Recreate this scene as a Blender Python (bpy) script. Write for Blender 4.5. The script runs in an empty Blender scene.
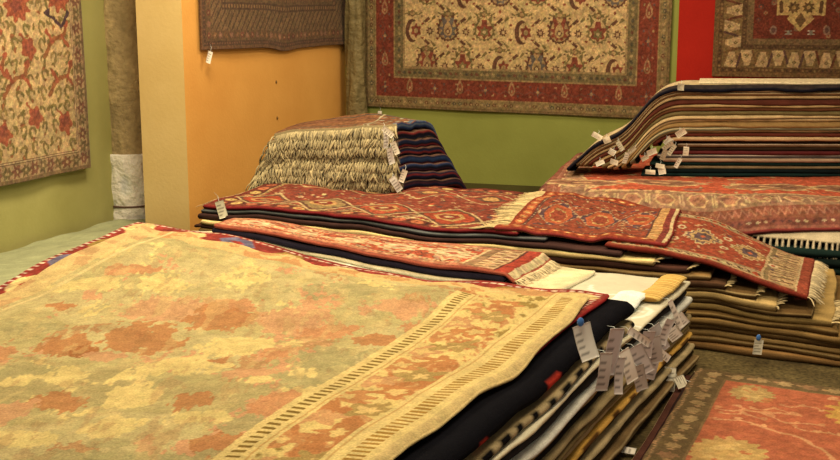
import bpy, math, random
import numpy as np
random.seed(7); np.random.seed(7)
C = bpy.context.scene.collection
PI = math.pi
# ------------------------------------------------------------------ camera
F = 1175.0; PITCH = math.radians(11.07); CH = 1.6
def ray(px, py):
    a = (px-420)/F; b = (230-py)/F
    return np.array([a, math.cos(PITCH)+b*math.sin(PITCH), -math.sin(PITCH)+b*math.cos(PITCH)])
def at(px, py, z):
    d = ray(px, py); k = (z-CH)/d[2]
    return np.array([d[0]*k, d[1]*k, z])
def atY(px, py, Y):
    d = ray(px, py); k = Y/d[1]
    return np.array([d[0]*k, Y, CH+d[2]*k])
cam = bpy.data.cameras.new('camera'); co = bpy.data.objects.new('camera', cam); C.objects.link(co)
cam.sensor_width = 36; cam.lens = F/840*36; co.location = (0, 0, CH)
co.rotation_euler = (PI/2-PITCH, 0, 0); cam.clip_start = .05
bpy.context.scene.camera = co

# ------------------------------------------------------------------ colour and materials
LIGHT = np.array([1.04, .86, .62])
def alb(c, k=1.0):
    c = np.asarray(c, dtype=np.float64)/255.0
    l = np.where(c <= .04045, c/12.92, ((c+.055)/1.055)**2.4)
    return np.clip(l/LIGHT*k, .002, .86)

def mat_base(name):
    m = bpy.data.materials.new(name); m.use_nodes = True
    nt = m.node_tree; b = nt.nodes['Principled BSDF']
    return m, nt, b
def wool_mat(name, scale=260, lo=.72, hi=1.22, rough=.95, bump=.5, dist=.004, sheen=.15, blot=.12):
    m, nt, b = mat_base(name)
    at_ = nt.nodes.new('ShaderNodeAttribute'); at_.attribute_name = 'Col'
    tc = nt.nodes.new('ShaderNodeNewGeometry')
    n = nt.nodes.new('ShaderNodeTexNoise'); n.inputs['Scale'].default_value = scale; n.inputs['Detail'].default_value = 3
    n2 = nt.nodes.new('ShaderNodeTexNoise'); n2.inputs['Scale'].default_value = 14; n2.inputs['Detail'].default_value = 4
    for k in (n, n2): nt.links.new(tc.outputs['Position'], k.inputs['Vector'])
    mr = nt.nodes.new('ShaderNodeMapRange'); mr.inputs[1].default_value = .3; mr.inputs[2].default_value = .7
    mr.inputs[3].default_value = lo; mr.inputs[4].default_value = hi
    mr2 = nt.nodes.new('ShaderNodeMapRange'); mr2.inputs[1].default_value = .3; mr2.inputs[2].default_value = .7
    mr2.inputs[3].default_value = 1-blot; mr2.inputs[4].default_value = 1+blot
    nt.links.new(n.outputs['Fac'], mr.inputs[0]); nt.links.new(n2.outputs['Fac'], mr2.inputs[0])
    mu = nt.nodes.new('ShaderNodeMath'); mu.operation = 'MULTIPLY'
    nt.links.new(mr.outputs[0], mu.inputs[0]); nt.links.new(mr2.outputs[0], mu.inputs[1])
    vm = nt.nodes.new('ShaderNodeVectorMath'); vm.operation = 'SCALE'
    nt.links.new(at_.outputs['Color'], vm.inputs[0]); nt.links.new(mu.outputs[0], vm.inputs['Scale'])
    nt.links.new(vm.outputs[0], b.inputs['Base Color'])
    b.inputs['Roughness'].default_value = rough
    b.inputs['Specular IOR Level'].default_value = .03 if rough > .8 else .15
    b.inputs['Sheen Weight'].default_value = sheen
    bp = nt.nodes.new('ShaderNodeBump'); bp.inputs['Strength'].default_value = bump; bp.inputs['Distance'].default_value = dist
    nt.links.new(n.outputs['Fac'], bp.inputs['Height']); nt.links.new(bp.outputs[0], b.inputs['Normal'])
    return m
WOOL = wool_mat('woven_wool', 170, .82, 1.13, sheen=0)
FINE = wool_mat('fine_wool_wall_rug', 120, .8, 1.16, bump=.3)
SHAG = wool_mat('fringe_wool', 60, .7, 1.2, bump=.2)
SHEET = wool_mat('satin_cover', 40, .95, 1.04, rough=.38, bump=.15, dist=.01, sheen=0, blot=.04)
CARD = wool_mat('tag_card', 30, .97, 1.02, rough=.6, bump=0, sheen=0, blot=.02)
CLIP = wool_mat('clip_plastic', 30, .97, 1.02, rough=.35, bump=0, sheen=0, blot=.02)
WRAP = wool_mat('wrapping', 12, .93, 1.05, rough=.45, bump=.9, dist=.05, sheen=0, blot=.08)
CLOTHW = wool_mat('quilted_cloth', 30, .85, 1.1, rough=.85, bump=.8, dist=.02, sheen=.1, blot=.15)
def paint(name, col, col2, scale=1.6, bump=.25, rough=.85):
    m, nt, b = mat_base(name)
    g = nt.nodes.new('ShaderNodeNewGeometry')
    n = nt.nodes.new('ShaderNodeTexNoise'); n.inputs['Scale'].default_value = scale; n.inputs['Detail'].default_value = 6; n.inputs['Roughness'].default_value = .6
    nt.links.new(g.outputs['Position'], n.inputs['Vector'])
    r = nt.nodes.new('ShaderNodeValToRGB'); r.color_ramp.elements[0].position = .32; r.color_ramp.elements[1].position = .7
    r.color_ramp.elements[0].color = (*alb(col2), 1); r.color_ramp.elements[1].color = (*alb(col), 1)
    nt.links.new(n.outputs['Fac'], r.inputs[0]); nt.links.new(r.outputs[0], b.inputs['Base Color'])
    b.inputs['Roughness'].default_value = rough; b.inputs['Specular IOR Level'].default_value = .2
    n3 = nt.nodes.new('ShaderNodeTexNoise'); n3.inputs['Scale'].default_value = 45; n3.inputs['Detail'].default_value = 5
    nt.links.new(g.outputs['Position'], n3.inputs['Vector'])
    bp = nt.nodes.new('ShaderNodeBump'); bp.inputs['Strength'].default_value = bump; bp.inputs['Distance'].default_value = .006
    nt.links.new(n3.outputs['Fac'], bp.inputs['Height']); nt.links.new(bp.outputs[0], b.inputs['Normal'])
    return m
GREEN_L = paint('green_paint_left', (176, 162, 92), (160, 147, 78))
GREEN_B = paint('green_paint_back', (150, 148, 68), (138, 136, 60))
ORANGE = paint('orange_paint', (236, 168, 80), (224, 154, 70))
PALE = paint('pale_ochre_paint', (226, 188, 118), (214, 174, 102))
RED = paint('red_paint', (176, 34, 20), (160, 28, 16))
CEIL = paint('ceiling_paint', (230, 220, 195), (222, 210, 186))
BASE_STRIP = paint('dark_base_strip', (92, 84, 40), (76, 68, 32))
def floor_mat():
    m = paint('worn_brown_carpet', (98, 80, 44), (54, 41, 19), 3.2, .5, .9)
    nt = m.node_tree; r = [n for n in nt.nodes if n.type == 'VALTORGB'][0]
    b = nt.nodes['Principled BSDF']; g = [n for n in nt.nodes if n.type == 'NEW_GEOMETRY'][0]
    n = nt.nodes.new('ShaderNodeTexNoise'); n.inputs['Scale'].default_value = 55; n.inputs['Detail'].default_value = 6
    nt.links.new(g.outputs['Position'], n.inputs['Vector'])
    s = nt.nodes.new('ShaderNodeMapRange'); s.inputs[1].default_value = .35; s.inputs[2].default_value = .72; s.inputs[3].default_value = .6; s.inputs[4].default_value = 1.7
    nt.links.new(n.outputs['Fac'], s.inputs[0])
    v = nt.nodes.new('ShaderNodeVectorMath'); v.operation = 'SCALE'
    nt.links.new(r.outputs[0], v.inputs[0]); nt.links.new(s.outputs[0], v.inputs['Scale'])
    nt.links.new(v.outputs[0], b.inputs['Base Color'])
    return m
FLOOR = floor_mat()

# ------------------------------------------------------------------ noise
def vnoise(x, y, seed=0):
    xi = np.floor(x).astype(np.int64); yi = np.floor(y).astype(np.int64)
    fx = x-xi; fy = y-yi
    fx = fx*fx*(3-2*fx); fy = fy*fy*(3-2*fy)
    def h(a, b):
        n = (a*374761393 + b*668265263 + seed*974634777) & 0xffffffff
        n = ((n ^ (n >> 13))*1274126177) & 0xffffffff
        return ((n ^ (n >> 16)) & 0xffff)/65535.0
    return (h(xi, yi)*(1-fx)+h(xi+1, yi)*fx)*(1-fy)+(h(xi, yi+1)*(1-fx)+h(xi+1, yi+1)*fx)*fy
def fbm(x, y, seed=0, o=4):
    s = 0; a = .5; t = 0
    for k in range(o):
        s = s+a*vnoise(x, y, seed+k); t += a; x = x*2.03; y = y*2.03; a *= .5
    return s/t
def sstep(x): x = np.clip(x, 0, 1); return x*x*(3-2*x)

# ------------------------------------------------------------------ pattern canvas (rug designs, in metres)
class Cv:
    def __init__(s, w, h, nu, nv, base, wob=.004, wf=25, seed=1):
        s.w, s.h, s.nu, s.nv = w, h, nu, nv
        x = np.linspace(0, w, nu+1); y = np.linspace(0, h, nv+1)
        s.X, s.Y = np.meshgrid(x, y); s.X0, s.Y0 = s.X.copy(), s.Y.copy()
        s.X = s.X+(fbm(s.X0*wf, s.Y0*wf, seed)-.5)*wob*2; s.Y = s.Y+(fbm(s.X0*wf, s.Y0*wf, seed+50)-.5)*wob*2
        s.a = np.ones(s.X.shape+(3,))*np.array(base, float)
    def sl(s, x0, y0, x1, y1, m=.03):
        i0 = max(0, int((x0-m)/s.w*s.nu)); i1 = min(s.nu+1, int((x1+m)/s.w*s.nu)+2)
        j0 = max(0, int((y0-m)/s.h*s.nv)); j1 = min(s.nv+1, int((y1+m)/s.h*s.nv)+2)
        return slice(j0, j1), slice(i0, i1)
    def put(s, q, mask, c, op=1):
        a = s.a[q]
        if a.size == 0: return
        a[mask] = a[mask]*(1-op)+np.array(c, float)*op
    def rect(s, x0, y0, x1, y1, c, op=1):
        q = s.sl(x0, y0, x1, y1); X, Y = s.X[q], s.Y[q]
        s.put(q, (X >= x0) & (X <= x1) & (Y >= y0) & (Y <= y1), c, op)
    def ell(s, cx, cy, rx, ry, c, rot=0, shape='e', op=1, pet=0, amp=.2):
        r = max(rx, ry)*1.3; q = s.sl(cx-r, cy-r, cx+r, cy+r); X, Y = s.X[q]-cx, s.Y[q]-cy
        ca, sa = math.cos(rot), math.sin(rot); U = (X*ca+Y*sa)/rx; V = (-X*sa+Y*ca)/ry
        if shape == 'e': d = np.sqrt(U*U+V*V)
        elif shape == 'd': d = np.abs(U)+np.abs(V)
        elif shape == 'h': d = np.maximum(np.abs(V), (np.abs(U)+np.abs(V)*.5))
        elif shape == 's': d = np.minimum(np.maximum(np.abs(U), np.abs(V)), (np.abs(U)+np.abs(V))/1.35)
        elif shape == 'r': d = np.maximum(np.abs(U), np.abs(V))
        elif shape == 'b': d = np.sqrt(U*U+V*V)*(1-.25*V)+.12*np.abs(U)*(V > 0)
        if pet: d = d*(1+amp*np.cos(pet*np.arctan2(V, U)))
        s.put(q, d < 1, c, op)
    def line(s, pts, wd, c):
        for (x0, y0), (x1, y1) in zip(pts[:-1], pts[1:]):
            q = s.sl(min(x0, x1)-wd, min(y0, y1)-wd, max(x0, x1)+wd, max(y0, y1)+wd)
            X, Y = s.X[q], s.Y[q]; dx, dy = x1-x0, y1-y0; L = dx*dx+dy*dy+1e-9
            t = np.clip(((X-x0)*dx+(Y-y0)*dy)/L, 0, 1)
            s.put(q, np.hypot(X-x0-t*dx, Y-y0-t*dy) < wd/2, c)
    def frame(s, d, c):
        m = np.minimum(np.minimum(s.X0, s.w-s.X0), np.minimum(s.Y0, s.h-s.Y0))
        s.a[m >= d] = np.array(c, float)
    def path_border(s, d, step):
        """centres along a rectangle inset d: (x, y, angle)"""
        out = []
        for (x0, y0, x1, y1) in ((d, d, s.w-d, d), (s.w-d, d, s.w-d, s.h-d), (s.w-d, s.h-d, d, s.h-d), (d, s.h-d, d, d)):
            L = math.hypot(x1-x0, y1-y0); n = max(1, round(L/step))
            for k in range(n): out.append((x0+(x1-x0)*k/n, y0+(y1-y0)*k/n, math.atan2(y1-y0, x1-x0)))
        return out
    def age(s, amt=.1, f=6, seed=3, mute=.24, knot=.2):
        n = fbm(s.X0*f, s.Y0*f*2.5, seed); s.a = s.a*(1+(n-.5)[..., None]*2*amt)
        s.a = s.a*(1-mute)+np.array((132., 100., 66.))*mute
        kn = fbm(s.X0*48, s.Y0*48, seed, 2)-.5
        for ch in range(3): s.a[..., ch] *= 1+knot*2.4*kn+knot*.5*(fbm(s.X0*40, s.Y0*40, seed+5+ch*9, 2)-.5)
        n = np.random.rand(*s.X.shape); s.a = s.a*(1+(n-.5)[..., None]*.14)
        return s.a
def busy(c, n, cols, x0, x1, y0, y1, sz=.022):
    for k in range(n):
        x = random.uniform(x0, x1); y = random.uniform(y0, y1); t = random.random(); cl = cols[random.randrange(len(cols))]; q = sz*random.uniform(.6, 1.3)
        if t < .4: c.ell(x, y, q, q*.7, cl, 0, 'd')
        elif t < .7: c.ell(x, y, q, q*.45, cl, random.uniform(0, 3), 'e')
        else: c.line([(x-q, y-q), (x, y+q*.5), (x+q, y-q)], .009, cl)
def rc(*cs): return cs[random.randrange(len(cs))]

# ------------------------------------------------------------------ mesh helpers
def tag_props(o, label=None, cat=None, group=None, kind=None):
    if label: o['label'] = label
    if cat: o['category'] = cat
    if group: o['group'] = group
    if kind: o['kind'] = kind
def mesh_obj(name, V, Fc, cols, mat, parent=None, origin=None, smooth=True):
    """V Nx3 world coordinates; parent's location is subtracted"""
    V = np.asarray(V, float)
    off = np.array(parent.location) if parent else (np.array(origin) if origin is not None else np.zeros(3))
    me = bpy.data.meshes.new(name)
    Fc = [np.asarray(f) for f in Fc] if isinstance(Fc, list) else [Fc]
    loops = np.concatenate([f.reshape(-1) for f in Fc]); tot = np.concatenate([np.full(len(f), f.shape[1]) for f in Fc])
    me.vertices.add(len(V)); me.vertices.foreach_set('co', (V-off).astype(np.float32).ravel())
    me.loops.add(len(loops)); me.loops.foreach_set('vertex_index', loops.astype(np.int32))
    me.polygons.add(len(tot)); st = np.concatenate([[0], np.cumsum(tot)[:-1]])
    me.polygons.foreach_set('loop_start', st.astype(np.int32)); me.polygons.foreach_set('loop_total', tot.astype(np.int32))
    me.polygons.foreach_set('use_smooth', np.full(len(tot), smooth))
    if cols is not None:
        cols = np.asarray(cols, float)
        if cols.ndim == 1: cols = np.tile(cols, (len(V), 1))
        a = me.color_attributes.new('Col', 'FLOAT_COLOR', 'POINT')
        a.data.foreach_set('color', np.hstack([alb(cols), np.ones((len(V), 1))]).astype(np.float32).ravel())
    me.update(calc_edges=True); me.validate()
    me.materials.append(mat)
    o = bpy.data.objects.new(name, me); C.objects.link(o)
    if parent: o.parent = parent
    elif origin is not None: o.location = off
    return o
def gridf(nu, nv, base=0):
    i = np.arange(nu); j = np.arange(nv); I, J = np.meshgrid(i, j)
    a = base+J*(nu+1)+I
    return np.stack([a, a+1, a+nu+2, a+nu+1], -1).reshape(-1, 4)
def box(name, p0, p1, mat, kind=None):
    (x0, y0, z0), (x1, y1, z1) = p0, p1
    V = [(x, y, z) for z in (z0, z1) for x, y in ((x0, y0), (x1, y0), (x1, y1), (x0, y1))]
    Fc = np.array([(0, 3, 2, 1), (4, 5, 6, 7), (0, 1, 5, 4), (1, 2, 6, 5), (2, 3, 7, 6), (3, 0, 4, 7)])
    o = mesh_obj(name, V, Fc, None, mat, smooth=False)
    if kind: o['kind'] = kind
    return o
def prism(name, xy, z0, z1, mats, kind='structure'):
    n = len(xy)
    V = [(x, y, z0) for x, y in xy]+[(x, y, z1) for x, y in xy]
    Fs = [np.array([list(range(n))[::-1]]), np.array([[n+i for i in range(n)]]), np.array([[i, (i+1) % n, n+(i+1) % n, n+i] for i in range(n)])]
    o = mesh_obj(name, V, Fs, None, mats[0], smooth=False)
    for m in mats[1:]: o.data.materials.append(m)
    o['kind'] = kind
    return o

# ------------------------------------------------------------------ piles of rugs
class Pile:
    def __init__(s, lump=None): s.items = []; s.lump = lump
    def z(s, X, Y):
        t = np.zeros_like(X)
        for (q, th, w, sd, md) in s.items:
            d = s.dist(q, X, Y); t = t+th*sstep(1-d/w)*s.mod(X, Y, sd, md)
        if s.lump is not None: t = t+s.lump(X, Y)
        return t
    @staticmethod
    def mod(X, Y, sd, md):
        if md < 0: return np.interp(X, [-1.1, -.35], [.70, 1.05])
        return 1+md*2*(fbm(X*2.6+sd, Y*2.6, sd, 2)-.5) if md else 1.0
    @staticmethod
    def dist(q, X, Y):
        d = np.full_like(X, -9.)
        for k in range(4):
            x0, y0 = q[k][:2]; x1, y1 = q[(k+1) % 4][:2]; L = math.hypot(x1-x0, y1-y0)
            d = np.maximum(d, ((X-x0)*(y1-y0)-(Y-y0)*(x1-x0))/L)
        return np.maximum(d, 0)
NR = 5
def rug(pile, name, label, cat, quad, th, col, res=.03, side=None, group=None, w=.12, canvas=None, nuv=None,
        wav=.012, rip=.0, seed=None, mat=None, bulge=.35, edges=None, gap=.93, hump=None, coverth=None, md=0.0):
    """quad: near-left, near-right, far-right, far-left in world XY"""
    seed = random.randrange(9999) if seed is None else seed
    q = np.array([p[:2] for p in quad], float)
    L = (np.linalg.norm(q[1]-q[0])+np.linalg.norm(q[2]-q[3]))/2; D = (np.linalg.norm(q[3]-q[0])+np.linalg.norm(q[2]-q[1]))/2
    if nuv: nu, nv = nuv
    else: nu, nv = max(8, int(L/res)), max(8, int(D/max(res, .03)))
    U, Vv = np.meshgrid(np.linspace(0, 1, nu+1), np.linspace(0, 1, nv+1))
    XY = ((1-U)*(1-Vv))[..., None]*q[0]+(U*(1-Vv))[..., None]*q[1]+(U*Vv)[..., None]*q[2]+((1-U)*Vv)[..., None]*q[3]
    if edges: XY = edges(U, Vv, XY)
    X, Y = XY[..., 0], XY[..., 1]
    X = X+(fbm(X*3.1, Y*3.1, seed)-.5)*wav*2; Y = Y+(fbm(X*3.1+9, Y*3.1, seed+7)-.5)*wav*2
    Z = pile.z(X, Y)+th*pile.mod(X, Y, seed, md)
    if rip: Z = Z+rip*(fbm(X*5, Y*5, seed+3, 3)-.3)
    if hump: Z = Z+hump(X, Y)
    top = np.stack([X, Y, Z], -1)
    # perimeter, counter-clockwise
    idx = np.arange((nu+1)*(nv+1)).reshape(nv+1, nu+1)
    per = np.concatenate([idx[0, :-1], idx[:-1, -1], idx[-1, ::-1][:-1], idx[::-1, 0][:-1]])
    en = np.concatenate([np.zeros(nu), np.ones(nv), np.full(nu, 2), np.full(nv, 3)]).astype(int)
    P = top.reshape(-1, 3)[per]; n = len(per)
    T = np.roll(P, -1, 0)-np.roll(P, 1, 0); N = np.stack([T[:, 1], -T[:, 0]], -1); N /= np.linalg.norm(N, axis=1)[:, None]+1e-9
    seg = np.linalg.norm(P-np.roll(P, 1, 0), axis=1); s_ = np.cumsum(seg)
    thl = th*gap*(.85+.3*fbm(s_*4, s_*0+seed, seed, 2))
    thl = np.minimum(thl, th*.98)*pile.mod(P[:, 0], P[:, 1], seed, md)
    rings = []; cols = []
    base = np.array(col, float)
    for k in range(1, NR+1):
        f = k/NR
        out = math.sin(PI*min(f, .98))*th*bulge
        R = P.copy(); R[:, 0] += N[:, 0]*out; R[:, 1] += N[:, 1]*out; R[:, 2] -= thl*f
        rings.append(R)
        if side: cc = side(s_, f, en, n)
        else: cc = np.tile(base, (n, 1))
        cc = cc*(1+.2*(fbm(s_*25, s_*0+k*.3, seed+k, 2)-.5))[:, None]
        cols.append(cc)
    R = rings[-1].copy(); R[:, :2] -= N*.05; rings.append(R); cols.append(cols[-1])
    Vx = [top.reshape(-1, 3)]+rings
    if canvas is not None: tc = canvas.reshape(-1, 3)
    else:
        tc = np.tile(base, ((nu+1)*(nv+1), 1))*(1+.25*(fbm(X*20, Y*20, seed, 3)-.5)).reshape(-1, 1)
    Fq = [gridf(nu, nv)]
    prev = per
    b0 = (nu+1)*(nv+1)
    for k in range(len(rings)):
        cur = b0+k*n+np.arange(n)
        Fq.append(np.stack([prev, cur, np.roll(cur, -1), np.roll(prev, -1)], -1)); prev = cur
    og = np.array([*q.mean(0), 0.]); og[2] = float(rings[-1][:, 2].min())
    o = mesh_obj(name, np.vstack(Vx), np.vstack(Fq), np.vstack([tc]+cols), mat or WOOL, origin=og)
    tag_props(o, label, cat, group)
    pile.items.append((q, coverth or th, w, seed, md))
    o_info = dict(o=o, top=top, q=q, th=th, per=P, en=en, N=N)
    return o_info
def strand_mesh(paths, wid, cols, name, parent, mat=SHAG):
    V = []; Fc = []; CC = []; b = 0
    for (pts, w, c) in zip(paths, wid, cols):
        n = len(pts)
        for k, p in enumerate(pts):
            d = pts[min(k+1, n-1)]-pts[max(k-1, 0)]; d = d/(np.linalg.norm(d)+1e-9)
            sd = np.cross(d, (0, 0, 1.)); l = np.linalg.norm(sd)
            sd = sd/l if l > .05 else np.array([1., 0, 0]); up = np.cross(sd, d)
            ww = w*(1 if k < n-1 else .45)
            for a in (90, 210, 330):
                V.append(p+sd*math.cos(math.radians(a))*ww+up*math.sin(math.radians(a))*ww*.6); CC.append(c)
        for k in range(n-1):
            for a in range(3):
                Fc.append((b+k*3+a, b+k*3+(a+1) % 3, b+(k+1)*3+(a+1) % 3, b+(k+1)*3+a))
        b += 3*n
    return mesh_obj(name, np.array(V), np.array(Fc), np.array(CC), mat, parent)
def fringe(pile_z, R, edge, length=.06, step=.012, col=(205, 180, 130), wid=.005, droop=None, name='fringe', rng=(0, 1), jit=.4):
    """tassels along one edge (0 near, 1 right, 2 far, 3 left), lying on what is below"""
    P = R['per'][R['en'] == edge]; N = R['N'][R['en'] == edge]
    s = np.concatenate([[0], np.cumsum(np.linalg.norm(np.diff(P, axis=0), axis=1))])
    paths = []; wd = []; cs = []
    x = s[-1]*rng[0]
    while x < s[-1]*rng[1]:
        i = min(len(P)-1, np.searchsorted(s, x)); p = P[i].copy(); nn = N[i]
        tt = np.array([-nn[1], nn[0]]); sk = random.uniform(-jit, jit)
        L = length*random.uniform(.75, 1.15); pts = []
        for k in range(5):
            f = k/4; q = p.copy(); q[:2] += nn*L*f+tt*sk*L*f*f
            if droop: q[2] = p[2]-R['th']*.4-droop*f**1.5*(1+random.uniform(-.1, .1)); q[:2] = p[:2]+nn*(L*.35*math.sin(f*1.6))+tt*sk*L*f*f*.6
            else:
                zb = float(pile_z(q[None, 0], q[None, 1])[0])
                q[2] = max(zb+wid*.7, min(p[2]-R['th']*.35, p[2]-R['th']*.35-.6*L*f*f))
                q[2] = zb+wid*.7+(p[2]-R['th']*.5-zb)*max(0, 1-f*1.6)
            pts.append(q)
        paths.append(pts); wd.append(wid*random.uniform(.7, 1.3)); cs.append(np.array(col)*random.uniform(.78, 1.12))
        x += step*random.uniform(.7, 1.3)
    return strand_mesh(paths, wd, cs, name, R['o'])

# ---- price tags
def price_tag(parent, pos, w=.045, h=.09, yaw=0, roll=0, tilt=0, col=(232, 226, 218), string=(0, 0, .05), clip=False, name='price_tag', lab=None):
    """card hanging from its top edge centre, at pos (centre of card)"""
    nu, nv = 8, 16
    U, V = np.meshgrid(np.linspace(-.5, .5, nu+1), np.linspace(-.5, .5, nv+1))
    cols = np.ones(U.shape+(3,))*np.array(col, float)
    for r in range(3, nv-2):
        if r % 3 == 0: cols[r, 1:random.randrange(4, nu)] *= .62
    x = U*w; z = V*h; y = .006*np.cos(V*3.0)*random.uniform(-1, 1)+U*U*.012*random.uniform(-1, 1)
    pts = np.stack([x, y, z], -1).reshape(-1, 3)
    def rot(p):
        c, s = math.cos(roll), math.sin(roll); p = np.stack([p[:, 0]*c+p[:, 2]*s, p[:, 1], -p[:, 0]*s+p[:, 2]*c], -1)
        c, s = math.cos(tilt), math.sin(tilt); p = np.stack([p[:, 0], p[:, 1]*c-p[:, 2]*s, p[:, 1]*s+p[:, 2]*c], -1)
        c, s = math.cos(yaw), math.sin(yaw); return np.stack([p[:, 0]*c-p[:, 1]*s, p[:, 0]*s+p[:, 1]*c, p[:, 2]], -1)
    n = len(pts); A = rot(pts)+pos; B = rot(pts+np.array([0, .0015, 0]))+pos
    g = gridf(nu, nv); idx = np.arange(n).reshape(nv+1, nu+1)
    per = np.concatenate([idx[0, :-1], idx[:-1, -1], idx[-1, ::-1][:-1], idx[::-1, 0][:-1]])
    sd = np.stack([per, per+n, np.roll(per, -1)+n, np.roll(per, -1)], -1)
    cols = cols*np.array([1.06, 1.0, .87])
    o = mesh_obj(name, np.vstack([A, B]), np.vstack([g, g[:, ::-1]+n, sd[:, ::-1]]), np.vstack([cols.reshape(-1, 3)]*2), CARD, parent)
    if lab: o['label'] = lab
    topc = rot(np.array([[0, 0, h*.46]]))[0]+pos
    end = topc+np.array(string)
    mid = (topc+end)/2+np.array([.006, .002, .004])
    s = strand_mesh([[topc, mid, end]], [.0016], [np.array((225, 218, 205))], 'string', parent, CARD)
    s.parent = o; 
    if clip:
        k = 10; Vb = []; 
        for a in range(7):
            ph = -PI/2+PI*a/6
            for b in range(k):
                th = 2*PI*b/k; Vb.append((.011*math.cos(ph)*math.cos(th), .007*math.cos(ph)*math.sin(th), .016*math.sin(ph)*(1 if math.sin(ph) > 0 else .8)))
        Vb = np.array(Vb)+topc+np.array([-.004, -.004, .012])
        Fb = np.array([(a*k+b, a*k+(b+1) % k, (a+1)*k+(b+1) % k, (a+1)*k+b) for a in range(6) for b in range(k)])
        m = mesh_obj('tag_clip', Vb, Fb, (70, 110, 160), CLIP, parent); m.parent = o; m['label'] = 'blue plastic clip'
    return o

# ------------------------------------------------------------------ the room
WD = np.array([.3626, .932])          # direction of the side walls
BC = at(347, 183, 0)[:2]              # corner of orange wall and back wall
CCn = BC-WD*2.58                      # near corner of the orange partition
PERP = np.array([-.932, .3626])
pr = [tuple(CCn), tuple(BC), tuple(BC+PERP*.36), tuple(CCn+PERP*.36)]
wp = prism('wall_partition', pr, 0, 3.4, [ORANGE, PALE])
for p in wp.data.polygons:
    c = p.center
    if abs(p.normal.z) < .5 and np.dot(np.array(p.normal[:2]), -WD) > .9: p.material_index = 1
LW0 = at(105, 225, 0)[:2]
a = LW0-WD*8.5; b = LW0+WD*2.1
prism('wall_left', [tuple(a), tuple(b), tuple(b+PERP*.15), tuple(a+PERP*.15)], 0, 3.4, [GREEN_L])
BD = np.array([.958, -.287])          # back wall direction
def bw(px, py=60):                    # point of the back wall seen at a pixel
    d = ray(px, py); n = np.array([-BD[1], BD[0]]); k = np.dot(BC, n)/np.dot(d[:2], n)
    return np.array([d[0]*k, d[1]*k, CH+d[2]*k])
BN = np.array([BD[1], -BD[0]])        # towards the room
redx = np.dot(bw(677)[:2]-BC, BD)
bb = np.array([-BN[0], -BN[1]])
p0 = BC-BD*1.6; p1 = BC+BD*redx; p2 = BC+BD*6.0
prism('wall_back', [tuple(p0), tuple(p1), tuple(p1+bb*.2), tuple(p0+bb*.2)], 0, 3.4, [GREEN_B])
prism('wall_back', [tuple(p1-bb*.012), tuple(p2-bb*.012), tuple(p2+bb*.2), tuple(p1+bb*.2)], 0, 3.4, [RED])
prism('base_strip_back', [tuple(BC-bb*.015+BD*.05), tuple(p1-bb*.015), tuple(p1), tuple(BC+BD*.05)], 0, .05, [BASE_STRIP])  # low dark olive strip along the foot of the green back wall
box('floor', (-7, -2, -.1), (8, 11.5, 0), FLOOR, 'structure')
box('ceiling', (-7, -2, 3.4), (8, 11.5, 3.5), CEIL, 'structure')

# ------------------------------------------------------------------ wall rugs
def wall_rug(name, label, cat, o3, ex, ez, nrm, w, h, nu, nv, canvas, mat=FINE, th=.012, wave=.01, seed=1, side=(90, 70, 45), sag=None, group=None):
    U, V = np.meshgrid(np.linspace(0, 1, nu+1), np.linspace(0, 1, nv+1))
    P = o3+U[..., None]*w*ex+V[..., None]*h*ez
    if sag: P = P+sag(U, V)[..., None]*np.array([0, 0, 1.])
    d = .02+wave*(fbm(U*w*2.2, V*h*1.2, seed, 2)*1.6+.5*(1-V)*fbm(U*w*5, V*2, seed+4, 2))
    P = P+d[..., None]*nrm
    n = (nu+1)*(nv+1); A = P.reshape(-1, 3); B = A-nrm*th
    g = gridf(nu, nv); idx = np.arange(n).reshape(nv+1, nu+1)
    per = np.concatenate([idx[0, :-1], idx[:-1, -1], idx[-1, ::-1][:-1], idx[::-1, 0][:-1]])
    sd = np.stack([per, per+2*n, np.roll(per, -1)+2*n, np.roll(per, -1)], -1)
    # separate side ring colours: use B2 copy
    cols = np.vstack([canvas.reshape(-1, 3), np.tile(np.array(side, float), (n, 1))])
    sd = np.stack([per, per+n, np.roll(per, -1)+n, np.roll(per, -1)], -1)
    o = mesh_obj(name, np.vstack([A, B]), np.vstack([g, g[:, ::-1]+n, sd]), cols, mat, origin=A.mean(0))
    tag_props(o, label, cat, group); return o
EZ = np.array([0, 0, 1.])

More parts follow.
